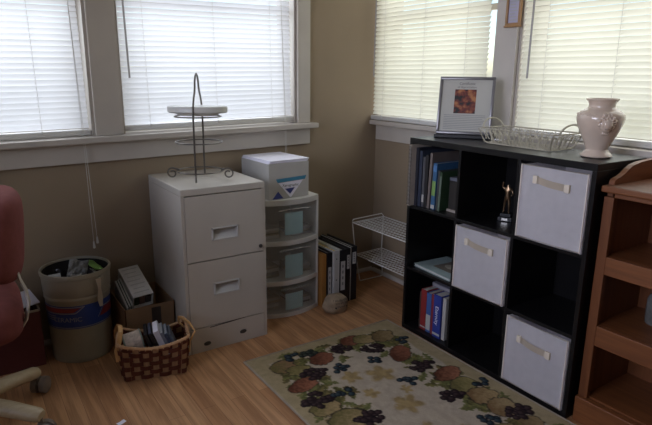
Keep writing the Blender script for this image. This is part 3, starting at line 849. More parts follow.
bm = BM(); box(bm, (-.0815, .002, .0032), (.083, .138, .0168)); obj('pages', bm, cmat((.34, .33, .36)), t)

# trophy --------------------------------------------------------------
t = thing('trophy', 'small gold figure trophy on a black base beside the top right bin', 'trophy', bw(.432, .15, Z1), BR + R(25))
bm = BM(); box(bm, (-.032, -.024, 0), (.032, .024, .018), .002); box(bm, (-.025, -.018, .018), (.025, .018, .034), .003); ba = obj('base', bm, M['blkv'], t)
bm = BM(); box(bm, (-.013, -.0248, .004), (.013, -.0241, .0145)); obj('plaque', bm, M['chrome'], ba)
# one continuous skinned figure with raised arms
def skin_figure():
    me = bpy.data.meshes.new('figure')
    V = [(0, 0, .105), (0, 0, .128), (0, 0, .147), (0, 0, .156), (0, 0, .168),
         (.008, 0, .100), (.010, -.004, .070), (.010, 0, .040), (.012, -.008, .036),
         (-.008, 0, .100), (-.012, .004, .070), (-.014, .004, .040), (-.014, -.006, .036),
         (.015, 0, .144), (.024, -.004, .126), (.018, -.016, .116),
         (-.015, 0, .144), (-.026, .0, .155), (-.022, -.004, .178)]
    E_ = [(0, 1), (1, 2), (2, 3), (3, 4), (0, 5), (5, 6), (6, 7), (7, 8), (0, 9), (9, 10), (10, 11), (11, 12), (2, 13), (13, 14), (14, 15), (2, 16), (16, 17), (17, 18)]
    rad = [.011, .012, .012, .005, .0095, .009, .006, .004, .003, .009, .006, .004, .003, .006, .0045, .0035, .006, .0045, .0035]
    me.from_pydata(V, E_, [])
    o = bpy.data.objects.new('figure', me); COL.objects.link(o)
    o.modifiers.new('skin', 'SKIN'); sv = me.skin_vertices[0].data
    for i, r_ in enumerate(rad): sv[i].radius = (r_, r_)
    sv[0].use_root = True
    s_ = o.modifiers.new('sub', 'SUBSURF'); s_.levels = 1; s_.render_levels = 1
    dg = bpy.context.evaluated_depsgraph_get(); dg.update()
    m2 = bpy.data.meshes.new_from_object(o.evaluated_get(dg)); bpy.data.objects.remove(o)
    o2 = bpy.data.objects.new('figure', m2); COL.objects.link(o2)
    m2.materials.append(M['tgold'])
    for p_ in m2.polygons: p_.use_smooth = True
    return o2
fg = skin_figure(); fg.parent = t; t.scale = (.9, .9, .9)

# ------------------------------------------------------------------ things on the bookcase
HT = H + .0006
# framed certificate: stands diagonally, facing the middle of the room
pA, pB = bw(.046, .112), bw(.233, .251)
ctr = (pA + pB) / 2; dirv = (pB - pA).normalized(); rz = math.atan2(dirv.y, dirv.x)
fw, fh = .238, .252
t = thing('framed_certificate', 'silver framed certificate with a red picture standing on the bookcase', 'picture frame', (ctr.x, ctr.y, HT), rz)
TL = Matrix.Translation((0, 0, .016)) @ Matrix.Rotation(R(-13), 4, 'X')
def tl(bm): bmesh.ops.transform(bm, matrix=TL, verts=bm.verts); return bm
bm = BM(); e = .013
for lo, hi in (((-fw / 2, -.008, 0), (fw / 2, .008, e)), ((-fw / 2, -.008, fh - e), (fw / 2, .008, fh)), ((-fw / 2, -.008, e), (-fw / 2 + e, .008, fh - e)), ((fw / 2 - e, -.008, e), (fw / 2, .008, fh - e))): box(bm, lo, hi, .003)
fr = obj('frame', tl(bm), M['silverf'], t, True)
bm = BM(); box(bm, (-fw / 2 + e, -.001, e), (fw / 2 - e, .004, fh - e)); sh = obj('certificate', tl(bm), M['mount'], t)
bm = BM(); box(bm, (-.050, -.0018, .092), (.042, -.0012, .197)); obj('picture', tl(bm), M['pict'], sh)
bm = BM()
for k_ in range(9): box(bm, (-.090, -.0018, .022 + .0076 * k_), (.088 - .012 * (k_ % 3 == 0), -.0012, .0240 + .0076 * k_))
obj('printed_lines', tl(bm), cmat((.30, .30, .31)), sh)
for s_, z_, sz in (('Certificate', .2220, .016), ('of Appreciation', .2070, .013)):
    b_ = text_bm(s_, sz); bmesh.ops.transform(b_, matrix=Matrix.Translation((0, -.0016, z_)) @ Matrix.Shear('XZ', 4, (.25, 0)) @ UPRIGHT if False else Matrix.Translation((0, -.0016, z_)) @ UPRIGHT, verts=b_.verts)
    obj('lettering', tl(b_), cmat((.16, .15, .15)), sh)
bm = BM(); box(bm, (-fw / 2 - .006, -.022, 0), (fw / 2 + .004, .016, .016), .003); obj('base_bar', bm, M['blkv'], t, label='black base bar under the frame')
bm = BM(); prism(bm, [(.006, .016), (.075, .0), (.080, .0), (.052, .14), (.048, .14)], -.02, .02, 'yz'); obj('easel_back', bm, M['blkv'], t)

# scrollwork wire basket
t = thing('wire_tray', 'long cream scrollwork wire tray with arched handles between certificate and vase', 'tray', bw(.472, .190, HT), BR)
def rect(hx, hy, z, n=6, rc=.02):
    P = []
    for cx_, cy_, a0 in ((hx - rc, hy - rc, 0), (-hx + rc, hy - rc, 90), (-hx + rc, -hy + rc, 180), (hx - rc, -hy + rc, 270)):
        for i in range(n + 1):
            a_ = R(a0 + 90 * i / n); P.append((cx_ + rc * math.cos(a_), cy_ + rc * math.sin(a_), z))
    return P
bx_, by_, tx_, ty_ = .150, .075, .174, .092
bm = BM(); tube(bm, rect(bx_, by_, .004), .0024, 6, True)
for i in range(1, 16): x = -bx_ + 2 * bx_ * i / 16; tube(bm, [(x, -by_, .004), (x, by_, .004)], .0012, 5)
for i in range(1, 7): y = -by_ + 2 * by_ * i / 7; tube(bm, [(-bx_, y, .0055), (bx_, y, .0055)], .0012, 5)
obj('base_grid', bm, M['creamw'], t, True)
bm = BM(); tube(bm, rect(tx_, ty_, .062), .0026, 6, True); obj('rim', bm, M['creamw'], t, True)
bm = BM()
def lerp(p0, p1, k_): return tuple(a_ + (b__ - a_) * k_ for a_, b__ in zip(p0, p1))
def side(n, f):
    """f(s, h) -> point on the sloping wall, s along 0..1, h up 0..1"""
    for i in range(n):
        s0, s1 = i / n, (i + 1) / n; sm = (s0 + s1) / 2; hwid = (s1 - s0) / 2
        for mir in (-1, 1):
            pts = []
            for q in range(15):
                th = -PI / 2 + q * PI * 1.75 / 14; rr = 1 - .45 * max(0, q - 6) / 8
                pts.append(f(sm + mir * (hwid * .48 + hwid * .46 * rr * math.cos(th)) * 1.0, .46 + .44 * rr * math.sin(th)))
            tube(bm, pts, .0019, 4)
        tube(bm, [f(s0, 0), f(s0, 1)], .0015, 4)
    tube(bm, [f(1, 0), f(1, 1)], .0015, 4)
for sg in (-1, 1):
    side(6, lambda s_, h_: lerp((-bx_ + 2 * bx_ * s_, sg * by_, .004), (-tx_ + 2 * tx_ * s_, sg * ty_, .062), h_))
    side(3, lambda s_, h_: lerp((sg * bx_, -by_ + 2 * by_ * s_, .004), (sg * tx_, -ty_ + 2 * ty_ * s_, .062), h_))
obj('scrollwork', bm, M['creamw'], t, True)
for sg in (-1, 1):
    bm = BM(); tube(bm, [(sg * (tx_ + .012 * math.sin(PI * i / 14)), -.06 * math.cos(PI * i / 14), .062 + .036 * math.sin(PI * i / 14)) for i in range(15)], .0036, 6); obj('handle', bm, M['creamw'], t, True)
tb = tag(obj('note_paper', (lambda q: (box(q, (-.03, -.022, 0), (.012, .022, .0015)), q)[1])(BM()), M['paper'], None, False, bw(.270, .272, HT), (0, 0, BR + R(12))), 'white slip of paper lying behind the left end of the wire tray', 'paper')

# vase
t = thing('vase', 'blush ceramic urn vase with a relief face on the black bookcase', 'vase', bw(.781, .150, HT), R(-125)); t.scale = (.92, .92, .97)
prof = [(0, .003), (.048, .0), (.0545, .003), (.056, .007), (.053, .011), (.048, .016), (.041, .022), (.0385, .028), (.041, .034), (.050, .055), (.062, .080), (.073, .103), (.080, .122), (.0825, .136), (.080, .148), (.072, .158), (.060, .164), (.051, .168), (.0455, .174), (.045, .182), (.048, .190), (.052, .195), (.0550, .197), (.0565, .200), (.055, .203), (.050, .203), (.046, .198), (.042, .188), (.043, .172), (.055, .158), (.062, .14), (.055, .09), (.03, .04), (0, .035)]
bm = BM(); lathe(bm, prof, 56); obj('body', bm, M['vase'], t, True)
bm = BM()
def on_vase(a_, z, out):   # bearing a_ measured from the camera-facing front
    rr = np.interp(z, [.022, .034, .055, .080, .103, .122, .136, .148, .158], [.041, .041, .050, .062, .073, .080, .0825, .080, .072]) + out
    return Vector((rr * math.cos(a_), rr * math.sin(a_), z))
A0 = R(-6)
def lump(da, z, r_, s_=(1, 1, 1), out=0.0):
    c_ = on_vase(A0 + da, z, out); q = bmesh.ops.create_icosphere(bm, subdivisions=2, radius=r_)
    for v in q['verts']: v.co = Vector((v.co.x * s_[0], v.co.y * s_[1], v.co.z * s_[2])) + c_
for da, z, r_, s_ in ((0, .120, .017, (.6, 1, 1.15)), (-.09, .127, .005, (1, 1.2, .7)), (.09, .127, .005, (1, 1.2, .7)), (0, .120, .0045, (1.6, .8, 1.4)), (0, .110, .006, (1, 1.5, .7)), (-.11, .117, .006, (.8, 1, 1)), (.11, .117, .006, (.8, 1, 1))): lump(da, z, r_, s_, .004)
lump(0, .118, .027, (.35, .95, 1.05), -.004)
for i in range(9):
    a_ = PI * (i / 8) * 1.1 - .15; lump((.30 + .04 * (i % 2)) * math.cos(a_), .122 + (.024 + .004 * (i % 2)) * math.sin(a_), .0062 + .0014 * (i % 3), (.7, 1, 1), -.001)
for i in range(6):
    a_ = PI * (i / 5); lump(.19 * math.cos(a_), .126 + .013 * math.sin(a_), .0052, (.8, 1, 1), .003)
for i in range(7): lump(.26 * (i / 6 - .5) * 2, .098 + .012 * abs(i - 3) / 3 + .003 * (i % 2), .0056, (.8, 1, 1.4), .001)
for i in range(4): lump(.12 * (i / 3 - .5) * 2, .088, .0046, (.8, 1, 1.5), .001)
for i in range(14): lump(-.55 - .12 * i, .150 - .002 * (i % 2), .0045, (1, 1, .7), -.002)
obj('relief', bm, M['vase'], t, True, label='raised face with curls')

# ------------------------------------------------------------------ pine bookcase at the right edge
WX, WY0, WY1, WB = -.360, -1.618, -2.38, -.065
t = thing('pine_bookcase', 'honey coloured wooden bookcase at the right edge beside the black one', 'bookcase', (0, 0, 0))
sw = .032
bm = BM(); box(bm, (WX + .018, WY0 - .018, 0), (WB, WY0, .8235)); obj('side_panel', bm, M['pine'], t)
bm = BM(); box(bm, (WX + .018, WY1, 0), (WB, WY1 + .018, .8235)); obj('side_panel', bm, M['pine'], t)
for y0, y1 in ((WY0 - sw, WY0), (WY1, WY1 + sw), (WY0 - .40, WY0 - .36)):
    bm = BM(); box(bm, (WX, y0, .096), (WX + .018, y1, .808), .002); obj('stile', bm, M['pine'], t)
bm = BM(); box(bm, (WB - .008, WY1 + .018, .02), (WB, WY0 - .018, .82)); obj('back_panel', bm, M['pine'], t)
for z0, z1 in ((.808, .8235), (.551, .612), (.298, .369)):
    bm = BM(); box(bm, (WX + .0005, WY1 + sw, z0), (WX + .018, WY0 - sw, z1), .002); obj('rail', bm, M['pine_h'], t)
for z in (.612, .369, .100):
    bm = BM(); box(bm, (WX + .0185, WY1 + .018, z - .018), (WB - .008, WY0 - .018, z)); obj('shelf', bm, M['pine_h'], t)
bm = BM(); box(bm, (WX - .012, WY1 - .004, 0), (WX + .0175, WY0 + .003, .0955), .003); obj('plinth', bm, M['pine_h'], t)
bm = BM(); box(bm, (WX - .020, WY1 - .012, .824), (WB + .01, WY0 + .003, .8455), .005); obj('top', bm, M['pine_h'], t)
pl = [(WX + .012, .846), (WB + .01, .846), (WB + .01, .915), (-.13, .912), (-.20, .908), (-.245, .901), (-.270, .890), (-.290, .878), (-.312, .869), (-.332, .865), (-.344, .859)]
bm = BM(); prism(bm, pl, WY0 - .020, WY0 - .002, 'xz'); obj('gallery_side', bm, M['pine_d'], t)
bm = BM(); box(bm, (WB - .014, WY1, .846), (WB + .01, WY0 - .0205, .918), .003); obj('gallery_back', bm, M['pine_h'], t)
t = thing('glass_jar', 'grey glass jar standing on the middle shelf of the wooden bookcase', 'jar', (-.165, -1.755, .3695))
bm = BM(); lathe(bm, [(0, 0), (.040, 0), (.044, .006), (.044, .085), (.038, .098), (.030, .104), (.030, .112)], 28); obj('body', bm, mat('smoky_glass', (.16, .16, .15), .12, var=.3, scale=30), t, True)
bm = BM(); lathe(bm, [(.033, .108), (.034, .110), (.034, .124), (.030, .127), (0, .127)], 28); obj('lid', bm, M['lock'], t, True)

# ------------------------------------------------------------------ rug
RX0, RX1, RY0, RY1 = -1.176, -.402, -.632, -2.55
step = .004
nx, ny = int((RX1 - RX0) / step) + 1, int((RY0 - RY1) / step) + 1
X, Yg = np.meshgrid(np.linspace(RX0, RX1, nx), np.linspace(RY0, RY1, ny), indexing='ij')
rng = np.random.default_rng(4)
C = np.zeros((nx, ny, 3)); C[:] = (.44, .37, .285)                      # field: pale beige
def smooth_noise(s, seed):
    r_ = np.random.default_rng(seed); g = r_.random((int(1.0 / s) + 3, int(2.2 / s) + 3))
    fx, fy = (X - RX0) / s, (RY0 - Yg) / s
    ix, iy = fx.astype(int), fy.astype(int); tx, ty = fx - ix, fy - iy
    tx, ty = tx * tx * (3 - 2 * tx), ty * ty * (3 - 2 * ty)
    return (g[ix, iy] * (1 - tx) + g[ix + 1, iy] * tx) * (1 - ty) + (g[ix, iy + 1] * (1 - tx) + g[ix + 1, iy + 1] * tx) * ty
N1, N2, N3 = smooth_noise(.05, 1), smooth_noise(.018, 2), smooth_noise(.008, 3)
edge = np.minimum(np.minimum(X - RX0, RX1 - X), np.minimum(RY0 - Yg, Yg - RY1))
bord = np.clip((.085 + .02 * (N1 - .5) - edge) / .012, 0, 1)[..., None]
C = C * (1 - bord) + np.array((.35, .28, .165)) * bord
C = np.where((edge < .008)[..., None], np.array((.42, .35, .24)), C)
C *= (.90 + .2 * N2)[..., None]
def warp(): return (N2 - .5) * .016, (N3 - .5) * .010
WXn, WYn = warp()
def ell(cx, cy, rx, ry, ang=0.0):
    c_, s_ = math.cos(ang), math.sin(ang); dx, dy = X - cx + WXn, Yg - cy + WYn
    a_, b_ = (dx * c_ + dy * s_) / rx, (-dx * s_ + dy * c_) / ry
    return a_ * a_ + b_ * b_, a_, b_
def paint(mask, col):
    global C
    m_ = np.clip(mask, 0, 1)[..., None]; C = C * (1 - m_) + col * m_
def fruit(cx, cy, r_, c1, c2, ang=0.0, asp=.78):
    r_ *= 1.10; q, a_, b_ = ell(cx, cy, r_, r_ * asp, ang)
    paint((1.18 - q) * 6, np.array((.035, .028, .02)) + 0 * C)
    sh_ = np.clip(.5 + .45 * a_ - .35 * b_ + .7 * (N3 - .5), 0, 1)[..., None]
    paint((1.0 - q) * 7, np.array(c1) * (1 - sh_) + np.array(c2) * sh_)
def leaf(cx, cy, l_, ang, c1=(.10, .11, .035), c2=(.20, .19, .075)):
    c_, s_ = math.cos(ang), math.sin(ang); dx, dy = X - cx + WXn, Yg - cy + WYn
    a_, b_ = (dx * c_ + dy * s_) / l_, (-dx * s_ + dy * c_) / (l_ * .42)
    q = np.abs(b_) - (1 - a_ * a_) * (1 + .25 * np.sin(a_ * 14))
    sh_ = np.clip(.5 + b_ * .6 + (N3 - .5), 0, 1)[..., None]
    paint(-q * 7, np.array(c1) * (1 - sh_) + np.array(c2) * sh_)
    paint((.10 - np.abs(b_)) * 8 * (np.abs(a_) < .9), np.array((.06, .06, .025)) + 0 * C)
def berries(cx, cy, r_, n, rb, c1, c2, seed):
    r0_ = np.random.default_rng(seed)
    for _ in range(n):
        th, k_ = r0_.random() * 2 * PI, math.sqrt(r0_.random()); x, y = cx + r_ * 1.2 * k_ * math.cos(th), cy + r_ * .85 * k_ * math.sin(th)
        dx, dy = X - x, Yg - y; q = (dx * dx + dy * dy) / (rb * rb)
        paint((1.25 - q) * 5, np.array((.012, .008, .012)) + 0 * C)
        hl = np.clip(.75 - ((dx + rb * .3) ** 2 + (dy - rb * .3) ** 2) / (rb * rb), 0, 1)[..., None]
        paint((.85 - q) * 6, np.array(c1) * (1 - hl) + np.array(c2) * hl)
def maple(cx, cy, r_, ang, col):
    dx, dy = X - cx + WXn, Yg - cy + WYn; rr = np.sqrt(dx * dx + dy * dy) / r_; th = np.arctan2(dy, dx) - ang
    lim = .55 + .40 * np.abs(np.cos(2.5 * th)) ** 1.5 - .12 * (N3 - .5)
    paint((lim - rr) * 5 * .8, np.array(col) * (.8 + .5 * N2)[..., None])
RED1, RED2 = (.10, .036, .02), (.24, .095, .055); OL1, OL2 = (.14, .12, .045), (.29, .24, .10); PE1, PE2 = (.20, .12, .055), (.36, .26, .13)
GR, GRH = (.026, .015, .015), (.065, .040, .042); BL, BLH = (.014, .024, .032), (.055, .08, .095)
TAN = (.31, .225, .105)
# leaves of the centre
for cx, cy, r_, a_ in ((-.868, -.974, .055, .3), (-.754, -1.016, .078, 1.2), (-.872, -1.107, .042, 2), (-.805, -1.235, .075, .7), (-.742, -1.16, .035, 1.5), (-.86, -1.40, .07, 2.2), (-.74, -1.50, .08, .2), (-.84, -1.65, .05, 1), (-.76, -1.78, .075, 2.5), (-.85, -1.95, .06, .4)): maple(cx, cy, r_, a_, TAN)
def garland(dy):
    y = lambda v: v + dy
    r3 = np.random.default_rng(77 + int(dy * 10))
    for k in range(190):
        q = r3.random()
        if q < .40: cx, cy = -1.03 + r3.normal() * .038, -.72 - r3.random() * .80
        elif q < .80: cx, cy = -.555 + r3.normal() * .034, -.72 - r3.random() * .80
        elif dy == 0: cx, cy = -1.05 + r3.random() * .55, -.752 + r3.normal() * .028
        else: continue
        leaf(cx, y(cy), .028 + .018 * r3.random(), r3.random() * 6.28, (.075, .07, .026), (.17 + .06 * r3.random(), .15 + .05 * r3.random(), .065))
    for i, (cx, cy, a_) in enumerate(((-1.039, -.835, .4), (-.815, -.836, 1.0), (-.965, -.96, -.7), (-.95, -1.17, .3), (-1.10, -.985, 1.1), (-.629, -1.127, .7), (-.60, -1.01, 2.2), (-.634, -1.377, -.4), (-.86, -.715, .2), (-.71, -.80, 1.4), (-.64, -.90, .5), (-.50, -1.02, 1.2), (-.58, -1.20, .2), (-1.01, -.68, .1), (-.56, -.84, 2.0), (-.47, -1.40, 1.0), (-1.12, -1.13, .6), (-.99, -1.12, 2.4))): leaf(cx, y(cy), .042, a_)
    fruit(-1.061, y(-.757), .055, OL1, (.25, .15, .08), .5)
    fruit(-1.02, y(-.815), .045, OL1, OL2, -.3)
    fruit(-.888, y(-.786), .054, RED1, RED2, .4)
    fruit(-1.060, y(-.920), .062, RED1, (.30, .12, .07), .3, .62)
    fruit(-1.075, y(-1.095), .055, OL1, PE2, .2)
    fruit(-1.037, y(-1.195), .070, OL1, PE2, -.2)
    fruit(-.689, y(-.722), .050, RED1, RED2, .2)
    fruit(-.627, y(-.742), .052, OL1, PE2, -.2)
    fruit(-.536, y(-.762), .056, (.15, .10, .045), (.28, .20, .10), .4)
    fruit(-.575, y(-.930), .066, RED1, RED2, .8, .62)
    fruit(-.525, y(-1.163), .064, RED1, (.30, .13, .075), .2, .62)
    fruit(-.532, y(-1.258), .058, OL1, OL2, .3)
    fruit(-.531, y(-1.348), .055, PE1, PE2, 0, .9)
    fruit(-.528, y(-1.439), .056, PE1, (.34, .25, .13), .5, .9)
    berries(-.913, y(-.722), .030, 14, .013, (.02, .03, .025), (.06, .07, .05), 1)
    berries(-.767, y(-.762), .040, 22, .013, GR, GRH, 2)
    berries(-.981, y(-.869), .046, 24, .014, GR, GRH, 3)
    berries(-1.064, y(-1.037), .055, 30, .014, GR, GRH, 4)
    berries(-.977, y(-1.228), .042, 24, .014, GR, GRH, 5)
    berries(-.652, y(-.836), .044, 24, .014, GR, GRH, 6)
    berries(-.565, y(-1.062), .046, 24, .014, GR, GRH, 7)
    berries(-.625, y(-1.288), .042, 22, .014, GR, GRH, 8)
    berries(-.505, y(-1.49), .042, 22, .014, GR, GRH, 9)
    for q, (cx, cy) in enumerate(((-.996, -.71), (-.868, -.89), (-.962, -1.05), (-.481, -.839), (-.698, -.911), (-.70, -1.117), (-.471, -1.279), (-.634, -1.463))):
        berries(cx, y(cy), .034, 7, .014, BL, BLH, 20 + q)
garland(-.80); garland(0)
C = np.clip(C, 0, 1)
hz = (.0085 + .0012 * (N3 - .5) + .002 * (N1 - .5)) * np.clip(edge / .006, .25, 1)
me = bpy.data.meshes.new('rug')
vco = np.stack([X, Yg, hz], -1).reshape(-1, 3)
ii, jj = np.meshgrid(np.arange(nx - 1), np.arange(ny - 1), indexing='ij')
a_ = (ii * ny + jj).ravel(); q4 = np.stack([a_, a_ + 1, a_ + ny + 1, a_ + ny], -1)
me.vertices.add(len(vco)); me.vertices.foreach_set('co', vco.ravel().astype(np.float32))
me.loops.add(q4.size); me.loops.foreach_set('vertex_index', q4.ravel().astype(np.int32))
me.polygons.add(len(q4)); me.polygons.foreach_set('loop_start', np.arange(0, q4.size, 4, dtype=np.int32))
me.update(calc_edges=True)
ca2 = me.color_attributes.new('Col', 'FLOAT_COLOR', 'POINT')
ca2.data.foreach_set('color', np.concatenate([C.reshape(-1, 3), np.ones((nx * ny, 1))], 1).ravel().astype(np.float32))
me.materials.append(attr_mat('rug_pile'))
ro = bpy.data.objects.new('pile', me); COL.objects.link(ro)
rt = thing('area_rug', 'beige runner rug with woven fruit and grapes on the wood floor', 'rug', (0, 0, 0)); ro.parent = rt
bm = BM(); e = .004
tube(bm, [(RX0, RY0, e + .001), (RX1, RY0, e + .001), (RX1, RY1, e + .001), (RX0, RY1, e + .001)], e, 6, True); obj('bound_edge', bm, cmat((.38, .32, .25), .9), rt, True)

# ------------------------------------------------------------------ bucket with trash
BK = Vector((-1.712, -.146, 0)); BH = .386
t = thing('plastic_bucket', 'cream plastic bucket with a blue and red band, full of scraps', 'bucket', BK, R(0))
prof = [(0, .006), (.116, .006), (.1185, 0), (.121, .004), (.1215, .02), (.124, .15), (.1275, .27), (.131, .276), (.131, .282), (.1285, .288), (.132, .300), (.1345, .365), (.138, .368), (.139, .380), (.137, .386), (.131, .386), (.129, .378)]
bm = BM(); lathe(bm, prof, 64, (0, 0, 0), False); obj('body', bm, M['bucket'], t, True)
bm = BM(); lathe(bm, [(.1288, .377), (.126, .25), (.119, .012), (0, .012)], 48, (0, 0, 0), False); obj('lining', bm, M['bin_in'], t, True, label='dark inside')
def br(z): return float(np.interp(z, [.02, .15, .27], [.1215, .124, .1275])) + .0006
# the band: bearing 0 faces the camera, + to the viewer's right
A_cam = math.atan2(CAM.y - BK.y, CAM.x - BK.x)
def bpt(th, z, out=0.0):
    r_ = br(z) + out; a_ = A_cam + th; return (r_ * math.cos(a_), r_ * math.sin(a_), z)
def patch(name, poly_z, th0, th1, m, out, n=24):
    """poly_z(s) -> (z0, z1) at s in 0..1 along the bearing"""
    bm = BM(); A = []
    for i in range(n + 1):
        s_ = i / n; z0, z1 = poly_z(s_); th = th0 + (th1 - th0) * s_; A.append((bm.verts.new(bpt(th, z0, out)), bm.verts.new(bpt(th, z1, out))))
    for p_, q_ in zip(A, A[1:]): bm.faces.new((p_[0], q_[0], q_[1], p_[1]))
    return obj(name, bm, m, band if name != 'band' else t, True)
band = None
band = patch('band', lambda s_: (.156, .256), -PI, PI, M['bblue'], .0, 64)
patch('red_stripe', lambda s_: (.228 + .02 * max(0, (s_ - .85) / .15), .2465), -1.5, .05, M['bred'], .0006)
patch('grey_line', lambda s_: (.222 + .024 * max(0, (s_ - .85) / .15), .2265 + .024 * max(0, (s_ - .85) / .15)), -1.5, .12, M['bgrey'], .0009)
patch('grey_line', lambda s_: (.2485, .252), -1.5, .16, M['bgrey'], .0009)
patch('red_stripe', lambda s_: (.190, .190 + .035 * min(1, s_ / .2)), .62, 1.6, M['bred'], .0006)
patch('grey_line', lambda s_: (.186 + .042 * min(1, s_ / .2), .190 + .042 * min(1, s_ / .2)), .56, 1.6, M['bgrey'], .0009)
patch('grey_line', lambda s_: (.160, .163), -PI, PI, M['bgrey'], .0009, 64)
for k_ in range(3): patch('grey_line', lambda s_: (.192 + .009 * k_, .196 + .009 * k_), -1.25, -.80, M['bgrey'], .0009)
b_ = text_bm('CERAMIC', .028)
bmesh.ops.subdivide_edges(b_, edges=b_.edges, cuts=1)
for v in b_.verts: v.co = Vector(bpt(-.42 + v.co.x / .125, .196 + v.co.y, .0012))
obj('lettering', b_, M['bgrey'], band)
bm = BM()
for sg in (-1, 1):
    a0 = A_cam + (R(38) if sg > 0 else R(38) + PI)
    tube(bm, [(.137 * math.cos(a0), .137 * math.sin(a0), .35), (.146 * math.cos(a0), .146 * math.sin(a0), .35)], .013, 14)
obj('ear', bm, M['bucket'], t, True)
bm = BM(); a0 = A_cam + R(33)
ux = Vector((-math.sin(a0), math.cos(a0), 0)); ur = Vector((math.cos(a0), math.sin(a0), 0))
sheet(bm, 3, 9, lambda p_, q_: ur * (.1475 + .002 * math.sin(q_ * 6) - .004 * q_) + ux * ((p_ - .5) * (.020 + .006 * math.cos(q_ * 9)) + .006 * q_) + Vector((0, 0, .362 - .125 * q_)))
bmesh.ops.solidify(bm, geom=bm.faces[:], thickness=.003)
hs = obj('handle_strap', bm, M['strap'], t, True)
# scraps in the bucket
def scrap(name, c_, sx, sy, rot, m, label, cat, amp=.02, fr_=14, n=14, seed=0):
    bm = BM()
    sheet(bm, n, n, lambda p_, q_: Vector(((p_ - .5) * sx, (q_ - .5) * sy, amp * mnoise.noise(Vector((p_ * sx * fr_ * 4 + seed, q_ * sy * fr_ * 4, seed * .7))) + amp * .4 * mnoise.noise(Vector((p_ * sx * fr_ * 10 + seed, q_ * sy * fr_ * 10, 3))))))
    o = obj(name, bm, m, None, False, c_, rot)
    return tag(o, label, cat, 'scraps in the bucket')
def bk(dx, dy, z): return (BK.x + dx, BK.y + dy, z)
scrap('crumpled_bag', bk(-.020, .045, .325), .11, .09, (R(25), R(10), R(20)), M['bag'], 'crumpled black plastic bag at the back of the bucket', 'bag', .03, 10, 18, 1)
scrap('crumpled_film', bk(.008, -.008, .372), .075, .085, (R(58), R(15), R(-10)), M['greyfilm'], 'crumpled grey plastic film standing up in the middle of the bucket', 'plastic wrap', .022, 12, 18, 5)
scrap('crumpled_film', bk(-.020, -.062, .352), .04, .05, (R(35), R(-55), R(20)), M['greyfilm'], 'small shiny grey film strip at the front of the bucket', 'plastic wrap', .014, 14, 12, 9)
scrap('torn_paper', bk(.078, .02, .372), .06, .07, (R(28), R(22), R(40)), M['green'], 'lime green paper at the right of the bucket', 'paper', .008, 8, 10, 2)
scrap('torn_paper', bk(.076, -.030, .352), .04, .06, (R(35), R(25), R(55)), cmat((.55, .55, .55)), 'greyish white paper below the green one in the bucket', 'paper', .006, 8, 10, 3)
scrap('torn_paper', bk(-.085, -.045, .355), .045, .05, (R(60), R(0), R(5)), cmat((.50, .51, .48)), 'square white paper at the left rim of the bucket', 'paper', .003, 8, 8, 4)

# ------------------------------------------------------------------ cardboard box and what is in it
t = thing('cardboard_box', 'open brown cardboard box between the bucket and the filing cabinet', 'box', (-1.4565, -.165, 0))
hx, hy, hh = .106, .137, .205
bm = BM()
box(bm, (-hx, -hy, 0), (hx, hy, .004)); box(bm, (-hx, -hy, .004), (hx, -hy + .004, hh)); box(bm, (-hx, hy - .004, .004), (hx, hy, hh)); box(bm, (-hx, -hy, .004), (-hx + .004, hy, hh)); box(bm, (hx - .004, -hy, .004), (hx, hy, hh))
obj('carton', bm, M['card'], t)
bm = BM(); box(bm, (.005, -hy - .0012, .03), (.045, -hy - .0002, hh - .012)); obj('dark_label', bm, M['cardin'], t, label='dark strip on the front')
bx0_ = Vector((-1.4565, -.165, 0))
# tilted white box with an open side
t = thing('white_box', 'open ended white box tilted up out of the cardboard box', 'box', (-1.474, -.150, .246), 0, None, (R(23), R(-3), R(3)))
bm = BM(); wx_, wl, wh = .044, .100, .034
box(bm, (-wx_, -wl, wh - .003), (wx_, wl, wh)); box(bm, (-wx_, -wl, -wh), (-wx_ + .003, wl, wh - .003)); box(bm, (wx_ - .003, -wl, -wh), (wx_, wl, wh - .003)); box(bm, (-wx_ + .003, -wl, -wh), (wx_ - .003, wl, -wh + .003)); box(bm, (-wx_ + .003, wl - .003, -wh + .003), (wx_ - .003, wl, wh - .003))
bx1 = obj('shell', bm, cmat((.70, .69, .66)), t)
bm = BM()
for k_ in range(7): box(bm, (-.034 + .004 * (k_ % 3), .080 - .026 * k_, wh + .0001), (.034 - .012 * (k_ % 2), .085 - .026 * k_, wh + .0005))
obj('printed_lines', bm, cmat((.50, .50, .47)), bx1)
for q, (xx, cc, lab) in enumerate(((-.0265, (.05, .07, .04), 'dark green packet in the open end of the white box'), (.000, (.22, .13, .11), 'brown pink packet in the open end of the white box'), (.0265, (.10, .085, .08), 'dark brown packet in the open end of the white box'))):
    T_ = Matrix.Translation((-1.474, -.150, .246)) @ Euler((R(23), R(-3), R(3))).to_matrix().to_4x4()
    bm = BM(); box(bm, (xx - .0125, -wl + .012, -wh + .006), (xx + .0125, wl - .02, wh - .010 - .008 * q), .002, T_)
    tag(obj('packet', bm, cmat(cc), None), lab, 'packet', 'packets in the white box')
for q, (xx, ln, cc, lab) in enumerate(((-1.5465, -.25, (.30, .29, .26), 'pale booklet leaning at the left side of the cardboard box'), (-1.5365, -.24, (.02, .06, .035), 'dark green booklet leaning beside the pale one in the cardboard box'), (-1.5265, -.235, (.035, .09, .06), 'green booklet leaning against the white box'))):
    t = thing('booklet', lab, 'booklet', (xx + .006, -.236, .085 + .003 * q), 0, 'booklets in the cardboard box', (R(20), R(-2), 0))
    bm = BM(); box(bm, (-.0045, 0, 0), (.0045, .19, .13), .001); cv = obj('cover', bm, cmat(cc), t)
    bm = BM(); box(bm, (-.0030, -.0005, .004), (.0030, .188, .1308)); obj('pages', bm, cmat((.42, .42, .40)), cv)

